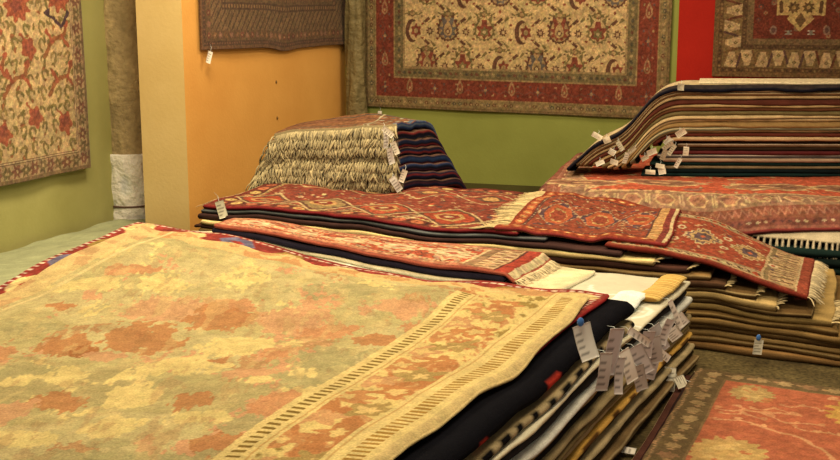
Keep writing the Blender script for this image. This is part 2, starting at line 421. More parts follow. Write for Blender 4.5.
# back wall, cream field with red border
def canvas_back(w, h, nu, nv):
    c = Cv(w, h, nu, nv, (112, 90, 52), .004, 14, 11)
    c.frame(.025, (100, 72, 44)); c.frame(.035, (128, 104, 62))
    for x, y, a in c.path_border(.085, .075):
        c.ell(x, y, .026, .02, rc((90, 52, 34), (72, 66, 48), (150, 120, 76)), a, pet=5)
        c.ell(x, y, .009, .009, (170, 140, 90))
    c.frame(.135, (150, 118, 72)); c.frame(.15, (114, 42, 30))
    for x, y, a in c.path_border(.27, .16):
        k = random.random()
        c.line([(x-.07*math.cos(a)+.04*math.sin(a), y-.07*math.sin(a)-.04*math.cos(a)), (x, y), (x+.07*math.cos(a)+.04*math.sin(a), y+.07*math.sin(a)-.04*math.cos(a))], .008, (96, 60, 50))
        for s in (-1, 1): c.ell(x+s*.06*math.sin(a), y-s*.06*math.cos(a), .016, .012, rc((160, 120, 78), (150, 92, 66), (88, 60, 56)), a, pet=4)
    for i, (x, y, a) in enumerate(c.path_border(.27, .33)):
        if i % 2: c.ell(x, y, .045, .07, (160, 112, 74), 0, 'b'); c.ell(x, y, .026, .046, (132, 56, 40), 0, 'b'); c.ell(x, y, .012, .02, (176, 140, 92))
        else:
            c.ell(x, y, .014, .075, (74, 62, 62), 0, 'd'); c.ell(x, y, .05, .016, (74, 62, 62), 0, 'd'); c.ell(x, y, .02, .02, (160, 120, 80))
    c.frame(.39, (150, 118, 72)); c.frame(.41, (104, 88, 54))
    for x, y, a in c.path_border(.465, .07):
        c.ell(x, y, .022, .018, rc((92, 50, 36), (66, 62, 46), (152, 124, 78)), a, pet=5)
    c.frame(.52, (154, 124, 78))
    f0 = .54; c.frame(f0, (206, 168, 108))
    fld = c.a.copy(); mask = np.minimum(np.minimum(c.X0, w-c.X0), np.minimum(c.Y0, h-c.Y0)) < f0; keep = c.a[mask].copy()
    DK = (84, 50, 36); OL = (108, 92, 52); RD = (120, 52, 38); TN = (168, 132, 82)
    gx, gy = .48, .44
    j = 0; y = f0+.02
    while y < h:
        i = 0; x = f0+(.1 if j % 2 else .30)
        while x < w-f0+.1:
            typ = (i+j*2) % 3; R = .15
            if typ == 0:
                c.ell(x, y, R, R, DK, 0, 'b', pet=18, amp=.06); c.ell(x, y, R*.8, R*.8, TN, 0, 'b'); c.ell(x, y, R*.66, R*.66, rc((88, 80, 72), RD), 0, 'b', pet=8)
                c.ell(x, y, R*.4, R*.46, TN, 0, 'b'); c.ell(x, y, R*.26, R*.3, DK, 0, 'd'); c.ell(x, y, R*.12, R*.14, (200, 164, 108))
                c.ell(x, y-R*1.25, .02, .03, RD, 0, 'd')
            elif typ == 1:
                c.ell(x, y, R*.95, R*.9, OL, 0, 'b', pet=14, amp=.1); c.ell(x, y, R*.74, R*.72, (196, 158, 100), 0, 'b'); c.ell(x, y, R*.6, R*.6, RD, 0, 'b', pet=6)
                c.ell(x, y, R*.34, R*.36, OL, pet=6); c.ell(x, y, R*.14, R*.14, (200, 164, 108))
            else:
                c.ell(x, y, R*.6, R*1.0, DK, 0, 'e'); c.ell(x+R*.25, y, R*.5, R*.8, (206, 168, 108)); c.ell(x+R*.35, y, R*.4, R*.5, RD, pet=6); c.ell(x+R*.35, y, R*.18, R*.22, TN)
            # vines, palmettes, buds
            for s in (-1, 1):
                yy = y+s*gy*.25
                c.line([(x+.12, yy-.03*s), (x+.17, yy+.02*s), (x+.23, yy), (x+.3, yy+.05*s)], .009, OL)
                xx = x+gx*.5
                c.ell(xx-.04, yy+.03*s, .045, .02, DK, .7*s, pet=4); c.ell(xx+.05, yy+.06*s, .035, .016, OL, .7*s, pet=3); c.ell(xx+.1, yy-.02*s, .02, .014, RD)
                c.ell(xx-.1, yy-.02*s, .02, .012, RD, .3)
            c.ell(x+gx*.5, y, .042, .042, DK, .2, pet=8, amp=.25); c.ell(x+gx*.5, y, .02, .02, (190, 150, 100), pet=4)
            c.ell(x, y+gy*.5, .075, .045, RD, 0, 'd'); c.ell(x, y+gy*.5, .075, .03, OL, 0, pet=7); c.ell(x, y+gy*.5, .03, .02, TN)
            for s in (-1, 1): c.ell(x+s*.11, y+gy*.5, .03, .012, OL, .5*s); c.ell(x+s*.13, y+gy*.42, .014, .01, DK)
            x += gx; i += 1
        y += gy; j += 1
    c.a[mask] = keep
    return c.age(.08)
pL = bw(367, 106); pR = bw(668, 113)
exb = np.array([*BD, 0]); nb = np.array([*BN, 0])
w = float(np.dot(pR[:2]-pL[:2], BD)); h = 1.55
nu, nv = 640, 330
canv = canvas_back(w/.66, (h+.55)/.66, nu, nv)
# the design is cut at the picture's top only by the frame: the rug hangs on up to the ceiling zone
BACKRUG = wall_rug('wall_rug', 'large cream floral rug with a wide red border hung on the green back wall', 'rug', np.array([pL[0], pL[1], pL[2]]), exb, EZ, nb, w, h+.55, nu, nv, canv,
    sag=lambda U, V: -.045*U*(1-V)+.0*V, wave=.012)
price_tag(BACKRUG, bw(381, 114)+nb*.03, .035, .06, yaw=-.25, string=(0, 0, .04), lab='small white tag below the rug edge')

# back wall right: brown geometric rug on red
def canvas_geo(w, h, nu, nv):
    c = Cv(w, h, nu, nv, (104, 72, 40), .005, 14, 5)
    c.frame(.06, (84, 56, 32))
    for x, y, a in c.path_border(.09, .05): c.ell(x, y, .014, .014, rc((60, 40, 26), (120, 88, 50)), 0, 'r')
    c.frame(.12, (112, 84, 48))
    seg = .20
    for i, (x, y, a) in enumerate(c.path_border(.24, seg)):
        ca, sa = math.cos(a), math.sin(a)
        sgn = 1 if i % 2 else -1
        for k, cl in ((0, (190, 152, 100)),):
            # cream trapezoids with a dark flower
            for r in range(6):
                ww = .085*(1-r*.11); off = sgn*(.09-r*.032)
                c.ell(x-sa*off, y+ca*off, ww if abs(ca) > .5 else .018, .018 if abs(ca) > .5 else ww, cl, 0, 'r')
        c.ell(x-sa*sgn*.045, y+ca*sgn*.045, .03, .026, (94, 74, 42), 0, 'd'); c.ell(x-sa*sgn*.045, y+ca*sgn*.045, .012, .012, (150, 120, 74))
        c.line([(x+ca*seg*.35-sa*.1*sgn, y+sa*seg*.35+ca*.1*sgn), (x+ca*seg*.65+sa*.1*sgn, y+sa*seg*.65-ca*.1*sgn)], .03, rc((84, 40, 26), (70, 44, 40), (98, 66, 36)))
    c.frame(.36, (76, 52, 32))
    for x, y, a in c.path_border(.39, .045): c.ell(x, y, .012, .012, rc((110, 80, 48), (60, 38, 26)), 0, 'd')
    c.frame(.42, (104, 78, 48))
    c.frame(.50, (98, 34, 24))
    m = np.minimum(np.minimum(c.X0, w-c.X0), np.minimum(c.Y0, h-c.Y0)) < .50; keep = c.a[m].copy()
    for k in range(130):
        x = random.uniform(.5, w-.5); y = random.uniform(.5, h-.4); cl = rc((120, 84, 60), (60, 44, 40), (140, 100, 66), (84, 70, 58))
        c.ell(x, y, .03, .03, cl, 0, rc('s', 'd', 'e'), pet=rc(0, 8)); c.ell(x, y, .012, .012, (150, 60, 40))
    # big medallion: dark hexagon outlined by cream arms coming to a point
    cx = 1.08; cy = .66
    CR = (190, 150, 86)
    c.ell(cx, cy+.95, .80, .80, CR, 0, 'd'); 
    c.ell(cx, cy+1.0, .70, .70, (84, 68, 48), 0, 'd')
    for k in range(40):
        x = cx+random.uniform(-.4, .4); y = cy+.35+random.uniform(0, .9)
        c.ell(x, y, .012, .02, (110, 88, 58), 0, 'd')
    c.ell(cx, cy+.24, .30, .10, CR, 0, 'r'); c.ell(cx, cy+.10, .17, .17, CR, 0, 'd')
    c.ell(cx, cy+.08, .07, .10, (96, 66, 38), 0, 'd')
    for s in (-1, 1):
        c.ell(cx+s*.09, cy+.24, .065, .065, (82, 58, 32), .2, pet=8, amp=.2); c.ell(cx+s*.09, cy+.24, .025, .025, (160, 120, 66))
        c.line([(cx+s*.24, cy+.19), (cx+s*.25, cy+.3)], .05, (78, 52, 30))
        c.line([(cx+s*.10, cy-.06), (cx+s*.18, cy-.06)], .012, (176, 160, 130)); c.line([(cx+s*.10, cy-.1), (cx+s*.18, cy-.1)], .012, (176, 160, 130)); c.ell(cx+s*.14, cy-.08, .02, .03, (120, 110, 92))
        c.ell(cx+s*.33, cy-.05, .045, .06, (130, 92, 74)); c.ell(cx+s*.33, cy-.05, .025, .035, (80, 50, 44))
    c.a[m] = keep
    return c.age(.1)
pL2 = bw(712, 76); w2 = 1.95; h2 = 1.9
wall_rug('wall_rug', 'brown geometric rug with cream zigzag border hung on the red wall', 'rug', pL2, exb, EZ, nb, w2, h2, 460, 460, canvas_geo(w2/.6, h2/.6, 460, 460), wave=.008, seed=9, side=(70, 48, 28))

# left wall rug: cream with red and olive scrolls
def canvas_left(w, h, nu, nv):
    c = Cv(w, h, nu, nv, (120, 92, 60), .018, 22, 21)
    c.frame(.03, (172, 138, 94))
    for i, (x, y, a) in enumerate(c.path_border(.09, .11)):
        c.ell(x, y, .046, .044, (104, 84, 50) if i % 2 else (112, 66, 48), .4, pet=6, amp=.28); c.ell(x, y, .014, .014, (186, 148, 100))
    c.frame(.15, (70, 36, 26)); c.frame(.158, (200, 166, 116)); c.frame(.17, (96, 50, 40)); c.frame(.176, (208, 170, 112))
    m = np.minimum(np.minimum(c.X0, w-c.X0), np.minimum(c.Y0, h-c.Y0)) < .176; keep = c.a[m].copy()
    OL = (118, 100, 52); RD = (158, 70, 46); RB = (140, 78, 44)
    random.seed(31)
    y = .26
    while y < h:
        x = .22
        while x < w:
            xx = x+random.uniform(-.03, .03); yy = y+random.uniform(-.03, .03); s = random.choice((-1, 1)); r = .055
            pts = [(xx+s*r*(1.3-t*.25)*math.cos(t*1.15)*(.4+t*.22), yy+r*(.3+t*.2)*math.sin(t*1.15)) for t in np.linspace(0, 4.6, 9)]
            c.line(pts, .026, rc(OL, OL, (132, 108, 60)))
            c.ell(xx+r*1.5*s, yy+.02, .03, .014, OL, random.uniform(0, 3)); c.ell(xx, yy-.06, .024, .012, rc(OL, RB), random.uniform(0, 3))
            x += .15
        y += .14
    # palmettes and red beasts along the visible column
    ox = w-.30
    for (dx, yy) in ((0.0, .42), (-.38, .5), (-.75, .4), (-.4, 1.05), (-.78, 1.2)):
        c.ell(ox+dx, yy, .095, .085, (200, 162, 104)); c.ell(ox+dx, yy, .078, .085, RD, .5, pet=5, amp=.16); c.ell(ox+dx, yy+.02, .05, .045, (134, 58, 44), pet=5)
        c.line([(ox+dx-.09, yy+.12), (ox+dx-.02, yy+.05)], .02, RD)
    for (dx, yy, s) in ((-.02, .80, 1), (-.05, 1.12, 1), (-.55, .82, -1), (-.8, .9, 1)):
        c.line([(ox+dx-.13, yy-.10), (ox+dx-.04, yy-.02), (ox+dx+.07, yy+.03), (ox+dx+.13, yy+.10)], .055, (200, 162, 104))
        c.line([(ox+dx-.16, yy-.14), (ox+dx-.1, yy-.05), (ox+dx-.02, yy), (ox+dx+.08, yy+.02), (ox+dx+.12, yy+.10)], .04, RB)
        c.line([(ox+dx-.06, yy-.02), (ox+dx-.12, yy+.07)], .035, RD); c.line([(ox+dx+.06, yy+.02), (ox+dx+.13, yy-.06)], .03, RD)
        c.ell(ox+dx+.12, yy+.11, .035, .028, RD, .6)
    for (dx, yy) in ((.0, 1.47), (-.5, 1.4)):
        c.ell(ox+dx, yy, .13, .12, RD, 0, pet=9, amp=.2); c.ell(ox+dx, yy, .06, .05, (120, 50, 42), pet=5)
    for (dx, yy) in ((-.02, 1.27),):
        c.line([(ox+dx-.13, yy+.06), (ox+dx-.06, yy+.02), (ox+dx+.02, yy-.05), (ox+dx+.07, yy-.01), (ox+dx+.12, yy+.07)], .03, (52, 34, 44)); c.ell(ox+dx-.13, yy+.07, .04, .025, (52, 34, 44), .4)
    c.a[m] = keep
    return c.age(.1, mute=.3)
# on the left wall: plane through LW0 direction WD, normal towards the room
NLW = np.array([.932, -.3626])
def lw(px, py):
    d = ray(px, py); k = np.dot(LW0, NLW)/np.dot(d[:2], NLW); return np.array([d[0]*k, d[1]*k, CH+d[2]*k])
q1 = lw(83, 167); exl = np.array([*WD, 0]); nl = np.array([*NLW, 0])
wl, hl = 1.7, 2.1
wall_rug('wall_rug', 'cream rug with red and olive scrolling beasts hung on the left green wall', 'rug', np.array([q1[0], q1[1], q1[2]])-exl*wl, exl, EZ, nl, wl, hl, 360, 440, canvas_left(wl/.8, hl/.8, 360, 440), wave=.035, seed=3, th=.015)

# orange wall rug
def canvas_orange(w, h, nu, nv):
    c = Cv(w, h, nu, nv, (96, 60, 34), .004, 18, 31)
    c.frame(.04, (66, 40, 26))
    for x, y, a in c.path_border(.065, .05): c.ell(x, y, .018, .014, (104, 62, 40), 0, 'd')
    c.frame(.09, (92, 62, 36))
    for i, (x, y, a) in enumerate(c.path_border(.15, .115)):
        c.ell(x, y, .034, .03, rc((136, 84, 62), (118, 72, 40), (104, 44, 32)), 0, pet=5); c.ell(x, y, .012, .012, (150, 110, 70))
    c.frame(.20, (104, 76, 46))
    sl = (c.X0-c.Y0*.9) % .105
    m = (np.minimum(np.minimum(c.X0, w-c.X0), np.minimum(c.Y0, h-c.Y0)) > .2)
    c.a[m & (sl < .022)] = (62, 38, 26); c.a[m & (sl > .05) & (sl < .058)] = (128, 84, 48)
    c.frame(.42, (66, 42, 28)); 
    for x, y, a in c.path_border(.46, .06): c.ell(x, y, .02, .02, (120, 84, 50), 0, pet=4)
    c.frame(.50, (92, 66, 40)); 
    for x, y, a in c.path_border(.55, .05): c.ell(x, y, .018, .022, (110, 70, 44), 0, 'd')
    c.frame(.60, (190, 158, 110))
    m = (np.minimum(np.minimum(c.X0, w-c.X0), np.minimum(c.Y0, h-c.Y0)) > .61) & (np.minimum(np.minimum(c.X0, w-c.X0), np.minimum(c.Y0, h-c.Y0)) < .67) & ((np.abs(c.X0+c.Y0) % .045) < .02)
    c.a[m] = (90, 44, 34); c.frame(.68, (110, 42, 30))
    for k in range(60): c.ell(random.uniform(.75, w-.75), random.uniform(.75, h-.7), .04, .04, rc((70, 48, 50), (170, 130, 80), (90, 60, 36)), 0, 's')
    return c.age(.08)
def ow(px, py):
    nn = np.array([.932, -.3626]); d = ray(px, py); k = np.dot(CCn, nn)/np.dot(d[:2], nn); return np.array([d[0]*k, d[1]*k, CH+d[2]*k])
a0 = ow(198, 50); a1 = ow(346, 44)
wo = float(np.linalg.norm(a1[:2]-a0[:2])); ho = 1.5
def osag(U, V):
    z = (a1[2]-a0[2])*U*(1-V)
    z = z-.03*(1-V)**3*np.exp(-((U-.5)/.08)**2)-.012*(1-V)**3*np.exp(-((U-.65)/.12)**2)
    return z
ORUG = wall_rug('wall_rug', 'brown rug with slanted stripes hung on the orange wall', 'rug', a0, exl, EZ, nl, wo, ho, 420, 320, canvas_orange(wo/.65, ho/.65, 420, 320), sag=osag, wave=.012, seed=13, side=(60, 34, 22))
price_tag(ORUG, ow(203, 57)+nl*.05, .04, .085, yaw=.9, roll=.35, string=(-.0, 0, .05), lab='white tag at the lower left corner')

# wall sockets / nail marks on the orange wall
for (px, py) in ((276, 82), (277, 118)):
    c0 = ow(px, py); Vn = []; k = 10
    for r_, dd in ((.010, 0), (.010, .004), (.005, .008), (.001, .010)):
        for b_ in range(k):
            an = 2*PI*b_/k; Vn.append(c0+exl*r_*math.cos(an)+EZ*r_*1.3*math.sin(an)+nl*dd)
    Fn = np.array([(r_*k+b_, r_*k+(b_+1) % k, (r_+1)*k+(b_+1) % k, (r_+1)*k+b_) for r_ in range(3) for b_ in range(k)])
    o = mesh_obj('wall_hook', Vn, Fn, (120, 84, 40), CLIP, origin=c0)
    tag_props(o, ('upper' if py < 100 else 'lower')+' of two small brown hooks on the orange wall', 'hook', 'hooks on the orange wall')

# ------------------------------------------------------------------ standing rolls
def roll(name, label, cx, cy, r, z0, z1, col, mat, seed, amp=.018, parent=None, squash=1.0, nz=90, na=64, fz=7, quilt=0):
    A, Z = np.meshgrid(np.linspace(0, 2*PI, na+1)[:-1], np.linspace(0, 1, nz+1))
    x1 = np.cos(A); y1 = np.sin(A); z = z0+Z*(z1-z0)
    n = fbm(A*1.6*3+x1*0, z*fz, seed, 4)+0
    n = fbm(x1*2.2+5, y1*2.2+z*fz*.8, seed, 4)
    rr = r+amp*(n-.5)*2
    if quilt: rr = rr+quilt*np.sin(z*38+2*np.sin(A*3+z*6))*.5*(fbm(x1*3+z*3, y1*3, seed+8)-.2)
    P = np.stack([cx+x1*rr, cy+y1*rr*squash, z], -1).reshape(-1, 3)
    i = np.arange(nz)[:, None]*na+np.arange(na)[None]; j = np.arange(nz)[:, None]*na+(np.arange(na)[None]+1) % na
    Fq = np.stack([i, j, j+na, i+na], -1).reshape(-1, 4)
    top = np.array([[nz*na+k for k in range(na)]])
    c = np.tile(np.array(col, float), (len(P), 1))*(1+.3*(n.reshape(-1, 1)-.5))
    o = mesh_obj(name, P, [Fq, top], c, mat, parent, origin=(cx, cy, z0))
    if label: tag_props(o, label, 'rolled carpet')
    return o
rc0 = at(131, 222, 0)
sx = rc0[0]-.025; sy = rc0[1]+.15
rl = roll('rolled_carpet', 'upright carpet roll in tan cloth with white wrapping at its foot beside the pale column', sx, sy, .175, 0.01, 2.9, (172, 142, 94), CLOTHW, 5, .016, quilt=.012)
zt = atY(128, 154, sy-.14)[2]; zb = atY(128, 206, sy-.14)[2]
wr = roll('white_wrapping', None, sx, sy, .190, .012, zt, (244, 230, 206), WRAP, 8, .02, rl, nz=50, fz=9); wr['label'] = 'crumpled white wrapping'
bd = roll('tie_band', None, sx, sy, .199, zb-.005, zb+.006, (96, 66, 52), CARD, 8, .010, rl, nz=2, fz=9); bd.parent = wr; bd.location = (0, 0, 0)
# the cord child keeps world placement because wrapping has zero local offset

cr = bw(361, 100); cr2 = cr+nb*.11
roll('rolled_carpet', 'upright roll in dark olive wrapping in the corner by the orange wall', cr2[0], cr2[1], .088, .01, 3.1, (128, 108, 66), WRAP, 15, .022, fz=5)

# ================================================================== PILE C : low pile of tribal rugs across the middle
random.seed(101)
N0 = np.array([-1.27, 6.62]); ES = np.array([.895, -.446]); ET = np.array([.342, .94])
def Cq(s0, s1, t0, t1, t1b=None):
    f = lambda s, t: N0+ES*s+ET*t
    return [f(s0, t0), f(s1, t0), f(s1, t1 if t1b is None else t1b), f(s0, t1)]
ORD = ['lowest', 'second', 'third', 'fourth', 'fifth', 'sixth', 'seventh', 'eighth', 'ninth', 'tenth', 'eleventh', 'twelfth', 'thirteenth', 'fourteenth', 'fifteenth', 'sixteenth',
       'seventeenth', 'eighteenth', 'nineteenth', 'twentieth', 'twenty-first', 'twenty-second', 'twenty-third', 'twenty-fourth', 'twenty-fifth', 'twenty-sixth']
def lumpC(X, Y): return .0*X
PC = Pile(lambda X, Y: .0*X)
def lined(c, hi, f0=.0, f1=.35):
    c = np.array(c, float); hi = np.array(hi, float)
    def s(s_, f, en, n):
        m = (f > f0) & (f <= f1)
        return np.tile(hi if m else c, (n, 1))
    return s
cC = [((112, 80, 44), 'brown', None), ((92, 66, 34), 'dark brown', (150, 120, 74)), ((140, 108, 62), 'tan', None), ((84, 60, 32), 'dark brown', (128, 98, 56)), ((112, 84, 46), 'brown', None), ((86, 62, 32), 'dark brown', (136, 106, 60)),
      ((132, 104, 58), 'olive tan', None), ((72, 52, 28), 'very dark brown', (128, 100, 58)), ((156, 126, 76), 'light tan', None), ((80, 58, 32), 'olive brown', (168, 138, 86)), ((66, 44, 28), 'dark brown', None), ((104, 76, 42), 'brown', (150, 120, 74)),
      ((62, 38, 28), 'blackish brown', None), ((190, 156, 98), 'cream edged', None), ((56, 36, 30), 'blackish brown', None), ((60, 54, 52), 'dark blue grey', (112, 112, 100))]
Rc = []
for i, (c, nm, hl_) in enumerate(cC):
    s1 = [4.05, 4.0, 3.85, 3.78, 3.66, 3.5, 3.47, 3.38, 3.22, 3.14, 3.0, 2.92, 2.82, 2.66, 2.5, 2.1][i]
    s0 = [.05, .0, .04, .0, .03, .0, .02, -.02, -.02, .03, .0, .02, -.01, .03, .0, .02][i]
    t0 = -.055+.0042*i+random.uniform(-.014, .014)
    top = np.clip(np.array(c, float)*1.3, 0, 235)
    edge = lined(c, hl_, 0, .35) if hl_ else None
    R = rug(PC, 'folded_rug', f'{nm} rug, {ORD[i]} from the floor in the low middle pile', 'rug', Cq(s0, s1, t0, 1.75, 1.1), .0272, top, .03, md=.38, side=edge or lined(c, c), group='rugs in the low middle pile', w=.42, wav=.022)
    Rc.append(R)
    if i in (2, 4, 6, 8, 9, 10, 12, 13):
        fringe(PC.z, R, 1, .045, .02, (196, 166, 112), .006, rng=(0, .3))
# runner c : red rug sloping down to the right
def canvas_tribal_c(w, h, nu, nv):
    c = Cv(w, h, nu, nv, (130, 52, 34), .006, 16, 41)
    c.frame(.02, (176, 62, 36)); c.frame(.03, (186, 148, 100))
    for x, y, a in c.path_border(.09, .085):
        c.ell(x, y, .042, .042, rc((74, 44, 38), (214, 182, 128), (160, 66, 40), (92, 84, 60)), 0, 'd'); c.ell(x, y, .022, .022, rc((214, 180, 122), (176, 62, 38)), 0, 's'); c.ell(x+.03*math.cos(a), y+.03*math.sin(a), .012, .03, (84, 60, 40), .5)
    c.frame(.15, (84, 54, 38)); c.frame(.158, (196, 160, 108)); c.frame(.168, (160, 62, 40))
    m = c.X0 > w-.36; 
    c.rect(w-.40, .05, w-.38, h-.05, (196, 160, 108)); c.rect(w-.38, .05, w-.34, h-.05, (128, 104, 66)); c.rect(w-.34, .05, w-.10, h-.05, (190, 150, 98))
    y = .08
    while y < h-.06:
        c.line([(w-.32, y), (w-.13, y+.05)], .02, (92, 50, 36)); c.ell(w-.22, y+.055, .045, .018, (208, 176, 120), .3, 'd'); c.ell(w-.22, y+.055, .02, .01, (98, 70, 44))
        y += .085
    c.rect(w-.10, .0, w-.085, h, (204, 170, 116)); c.rect(w-.085, 0, w, h, (150, 60, 40))
    for k, cx in enumerate((.30, .76, 1.2)):
        cc = ((168, 112, 50), (104, 76, 72), (150, 100, 56))[k]
        if k == 0: busy(c, 170, ((196, 150, 98), (84, 52, 46), (176, 96, 62), (212, 174, 118), (96, 74, 60), (120, 44, 34)), .19, w-.42, .2, h-.2)
        c.ell(cx, h*.5, .20, .26, (214, 176, 120), 0, 'd', pet=16, amp=.1); c.ell(cx, h*.5, .17, .22, cc, 0, 'd', pet=16, amp=.12)
        c.ell(cx, h*.5, .10, .13, (196, 150, 92), 0, 's'); c.ell(cx, h*.5, .07, .09, (84, 64, 66), 0, 's'); c.ell(cx, h*.5, .03, .04, (200, 90, 50), 0, 'd')
        for s in (-1, 1):
            c.ell(cx+.22, h*.5+s*.16, .05, .05, (216, 188, 136), 0, 'h'); c.ell(cx+.22, h*.5+s*.16, .025, .025, (170, 70, 44), 0, 'h')
            c.ell(cx+.22, h*.5+s*.30, .035, .04, rc((92, 70, 66), (190, 140, 80)), 0, 'd')
    return c.age(.12)
cq = Cq(2.42, 3.36, .03, 1.08, .9); cq = [cq[0], cq[1], cq[2], cq[3]]
nuC, nvC = 300, 220
R = rug(PC, 'tribal_rug', 'red tribal rug with pale fringe sloping down at the right end of the low pile', 'rug', cq, .026, (150, 58, 38), canvas=canvas_tribal_c(1.75, 1.35, nuC, nvC)*.9, nuv=(nuC, nvC),
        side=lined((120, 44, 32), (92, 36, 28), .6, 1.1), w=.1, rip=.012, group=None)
fringe(PC.z, R, 1, .07, .009, (206, 176, 124), .0045)
# kelim a : left half
def canvas_tribal_a(w, h, nu, nv):
    c = Cv(w, h, nu, nv, (120, 34, 28), .006, 16, 51)
    c.frame(.03, (104, 44, 34))
    for i, (x, y, a) in enumerate(c.path_border(.105, .145)):
        c.ell(x, y, .056, .048, rc((208, 116, 70), (214, 170, 92), (190, 92, 62), (168, 76, 56)), 0, 'h'); c.ell(x, y, .034, .024, rc((230, 190, 110), (200, 96, 60)), 0, 'h'); c.ell(x, y, .012, .01, (110, 60, 40))
        c.ell(x+.0725*math.cos(a), y+.0725*math.sin(a), .012, .05 if abs(math.cos(a)) > .5 else .012, (60, 34, 30), 0, 'd')
    c.frame(.17, (72, 46, 38)); c.frame(.18, (196, 154, 92))
    for x, y, a in c.path_border(.20, .04): c.ell(x, y, .014, .014, rc((150, 50, 36), (84, 70, 50)), 0, 'd')
    c.frame(.215, (136, 54, 40))
    k = 0; busy(c, 520, ((196, 150, 98), (84, 52, 46), (176, 96, 62), (212, 174, 118), (96, 74, 60), (120, 44, 34)), .24, w-.2, .24, h-.24, .026)
    x = .35
    H0 = h; h = .95
    for rep in range(30):
        xr = random.uniform(.2, w-.2); c.ell(xr, random.uniform(1.0, H0-.1), .05, .04, rc((206, 160, 100), (90, 60, 50), (180, 70, 44)), 0, 'd')
    while x < w:
        cl = ((170, 60, 38), (152, 120, 72), (176, 70, 44))[k % 3]
        # stepped lozenges and slanting bands
        c.ell(x, h*.42, .30, .28, (206, 168, 110), 0, 'd'); c.ell(x, h*.42, .27, .25, (96, 58, 44), 0, 'd'); c.ell(x, h*.42, .23, .21, cl, 0, 'd', pet=12, amp=.05)
        c.ell(x, h*.42, .14, .09, (206, 150, 84), 0, 'h'); c.ell(x, h*.42, .10, .06, (130, 44, 34), 0, 'h'); c.ell(x, h*.42, .05, .03, (216, 180, 120), 0, 'd')
        for r, cc in enumerate(((214, 184, 128), (88, 66, 52), (188, 150, 92), (140, 110, 70), (214, 184, 128))):
            xx = x+.20+r*.022
            c.line([(xx, h*.16), (xx+.24, h*.62)], .012, cc)
        c.ell(x+.1, 1.2, .30, .26, (206, 168, 110), 0, 'd'); c.ell(x+.1, 1.2, .27, .23, (150, 60, 42), 0, 'd', pet=12, amp=.05); c.ell(x+.1, 1.2, .16, .12, (96, 62, 48), 0, 'd'); c.ell(x+.1, 1.2, .08, .06, (206, 150, 84), 0, 'h')
        for j in range(7): c.ell(x+.33+random.uniform(-.06, .06), h*.3+random.uniform(0, .5), .02, .02, rc((220, 190, 120), (190, 70, 40), (80, 60, 60)), 0, 's')
        x += .56; k += 1
    h = H0
    c.rect(w-.16, 0, w, h, (186, 142, 84))
    y = .02
    while y < h: c.ell(w-.08, y, .05, .016, rc((206, 170, 110), (120, 64, 44), (228, 200, 150)), .5, 'd'); y += .04
    c.a = c.a*1.0
    return c.age(.14)
nuA, nvA = 460, 260
R = rug(PC, 'kelim_rug', 'red patterned kelim with hexagon border on the left half of the low pile', 'rug', Cq(.03, 1.96, .02, 1.35, 1.22), .022, (110, 34, 28), canvas=canvas_tribal_a(2.7, 1.75, nuA, nvA)*.88, nuv=(nuA, nvA),
        side=lined((118, 34, 34), (84, 24, 24), .5, 1.1), w=.1, rip=.012)
RA = R
fringe(PC.z, R, 3, .05, .02, (170, 130, 84), .005)
price_tag(R['o'], at(223, 208, .44)+np.array([0, -.05, .0]), .05, .10, yaw=.2, roll=-.25, col=(236, 224, 206), string=(-.03, .02, .05), lab='cream tag hanging from the left end')
# rug b : centre, on top
def canvas_tribal_b(w, h, nu, nv):
    c = Cv(w, h, nu, nv, (148, 52, 32), .006, 16, 61)
    for i, (x, y, a) in enumerate(c.path_border(.075, .12)):
        c.ell(x, y, .05, .024 if abs(math.cos(a)) > .5 else .05, (206, 108, 58), 0, 'h'); c.ell(x, y, .034, .014, (238, 196, 116), 0, 'd')
    c.frame(.13, (84, 48, 40)); 
    for x, y, a in c.path_border(.15, .035): c.ell(x, y, .012, .012, rc((196, 160, 120), (120, 60, 50)), 0, 'd')
    c.frame(.17, (146, 60, 40)); 
    busy(c, 260, ((196, 150, 98), (84, 52, 46), (176, 96, 62), (212, 174, 118), (96, 74, 60), (120, 44, 34)), .19, w-.24, .19, h-.19, .024)
    for k, cx in enumerate((.40, .86, 1.3)):
        c.ell(cx, h*.5, .24, .34, (196, 150, 108), 0, 'd'); c.ell(cx, h*.5, .22, .31, (84, 56, 62), 0, 'd', pet=20, amp=.08); c.ell(cx, h*.5, .16, .22, (188, 84, 48), 0, 'h')
        c.ell(cx, h*.5, .10, .13, (206, 156, 90), 0, 'h'); c.ell(cx, h*.5, .07, .09, (150, 60, 40), 0, 's')
        for s in (-1, 1):
            for j in range(10):
                c.ell(cx+random.uniform(-.18, .2), h*.5+s*random.uniform(.26, .36), .018, .016, rc((72, 54, 70), (92, 70, 84), (204, 160, 110), (70, 46, 44)), 0, 's')
    c.rect(w-.22, .13, w-.20, h-.13, (92, 56, 48)); c.rect(w-.20, .1, w-.10, h-.1, (200, 130, 72))
    y = .12
    while y < h-.12: c.line([(w-.19, y), (w-.11, y+.03)], .016, (238, 196, 120)); y += .06
    c.rect(w-.10, 0, w-.035, h, (128, 46, 40)); c.rect(w-.035, 0, w, h, (222, 190, 130))
    return c.age(.12)
nuB, nvB = 260, 220
R = rug(PC, 'tribal_rug', 'red tribal rug with cream end band, middle one on the low pile', 'rug', [N0+ES*1.84+ET*.01, N0+ES*2.69+ET*.12, N0+ES*2.62+ET*1.24, N0+ES*1.80+ET*1.22], .022, (140, 50, 34),
        canvas=canvas_tribal_b(1.65, 1.5, nuB, nvB)*.9, nuv=(nuB, nvB), side=lined((128, 46, 40), (214, 150, 96), .8, 1.1), w=.1, rip=.01)
RB = R
fringe(PC.z, R, 3, .13, .011, (204, 172, 112), .006)
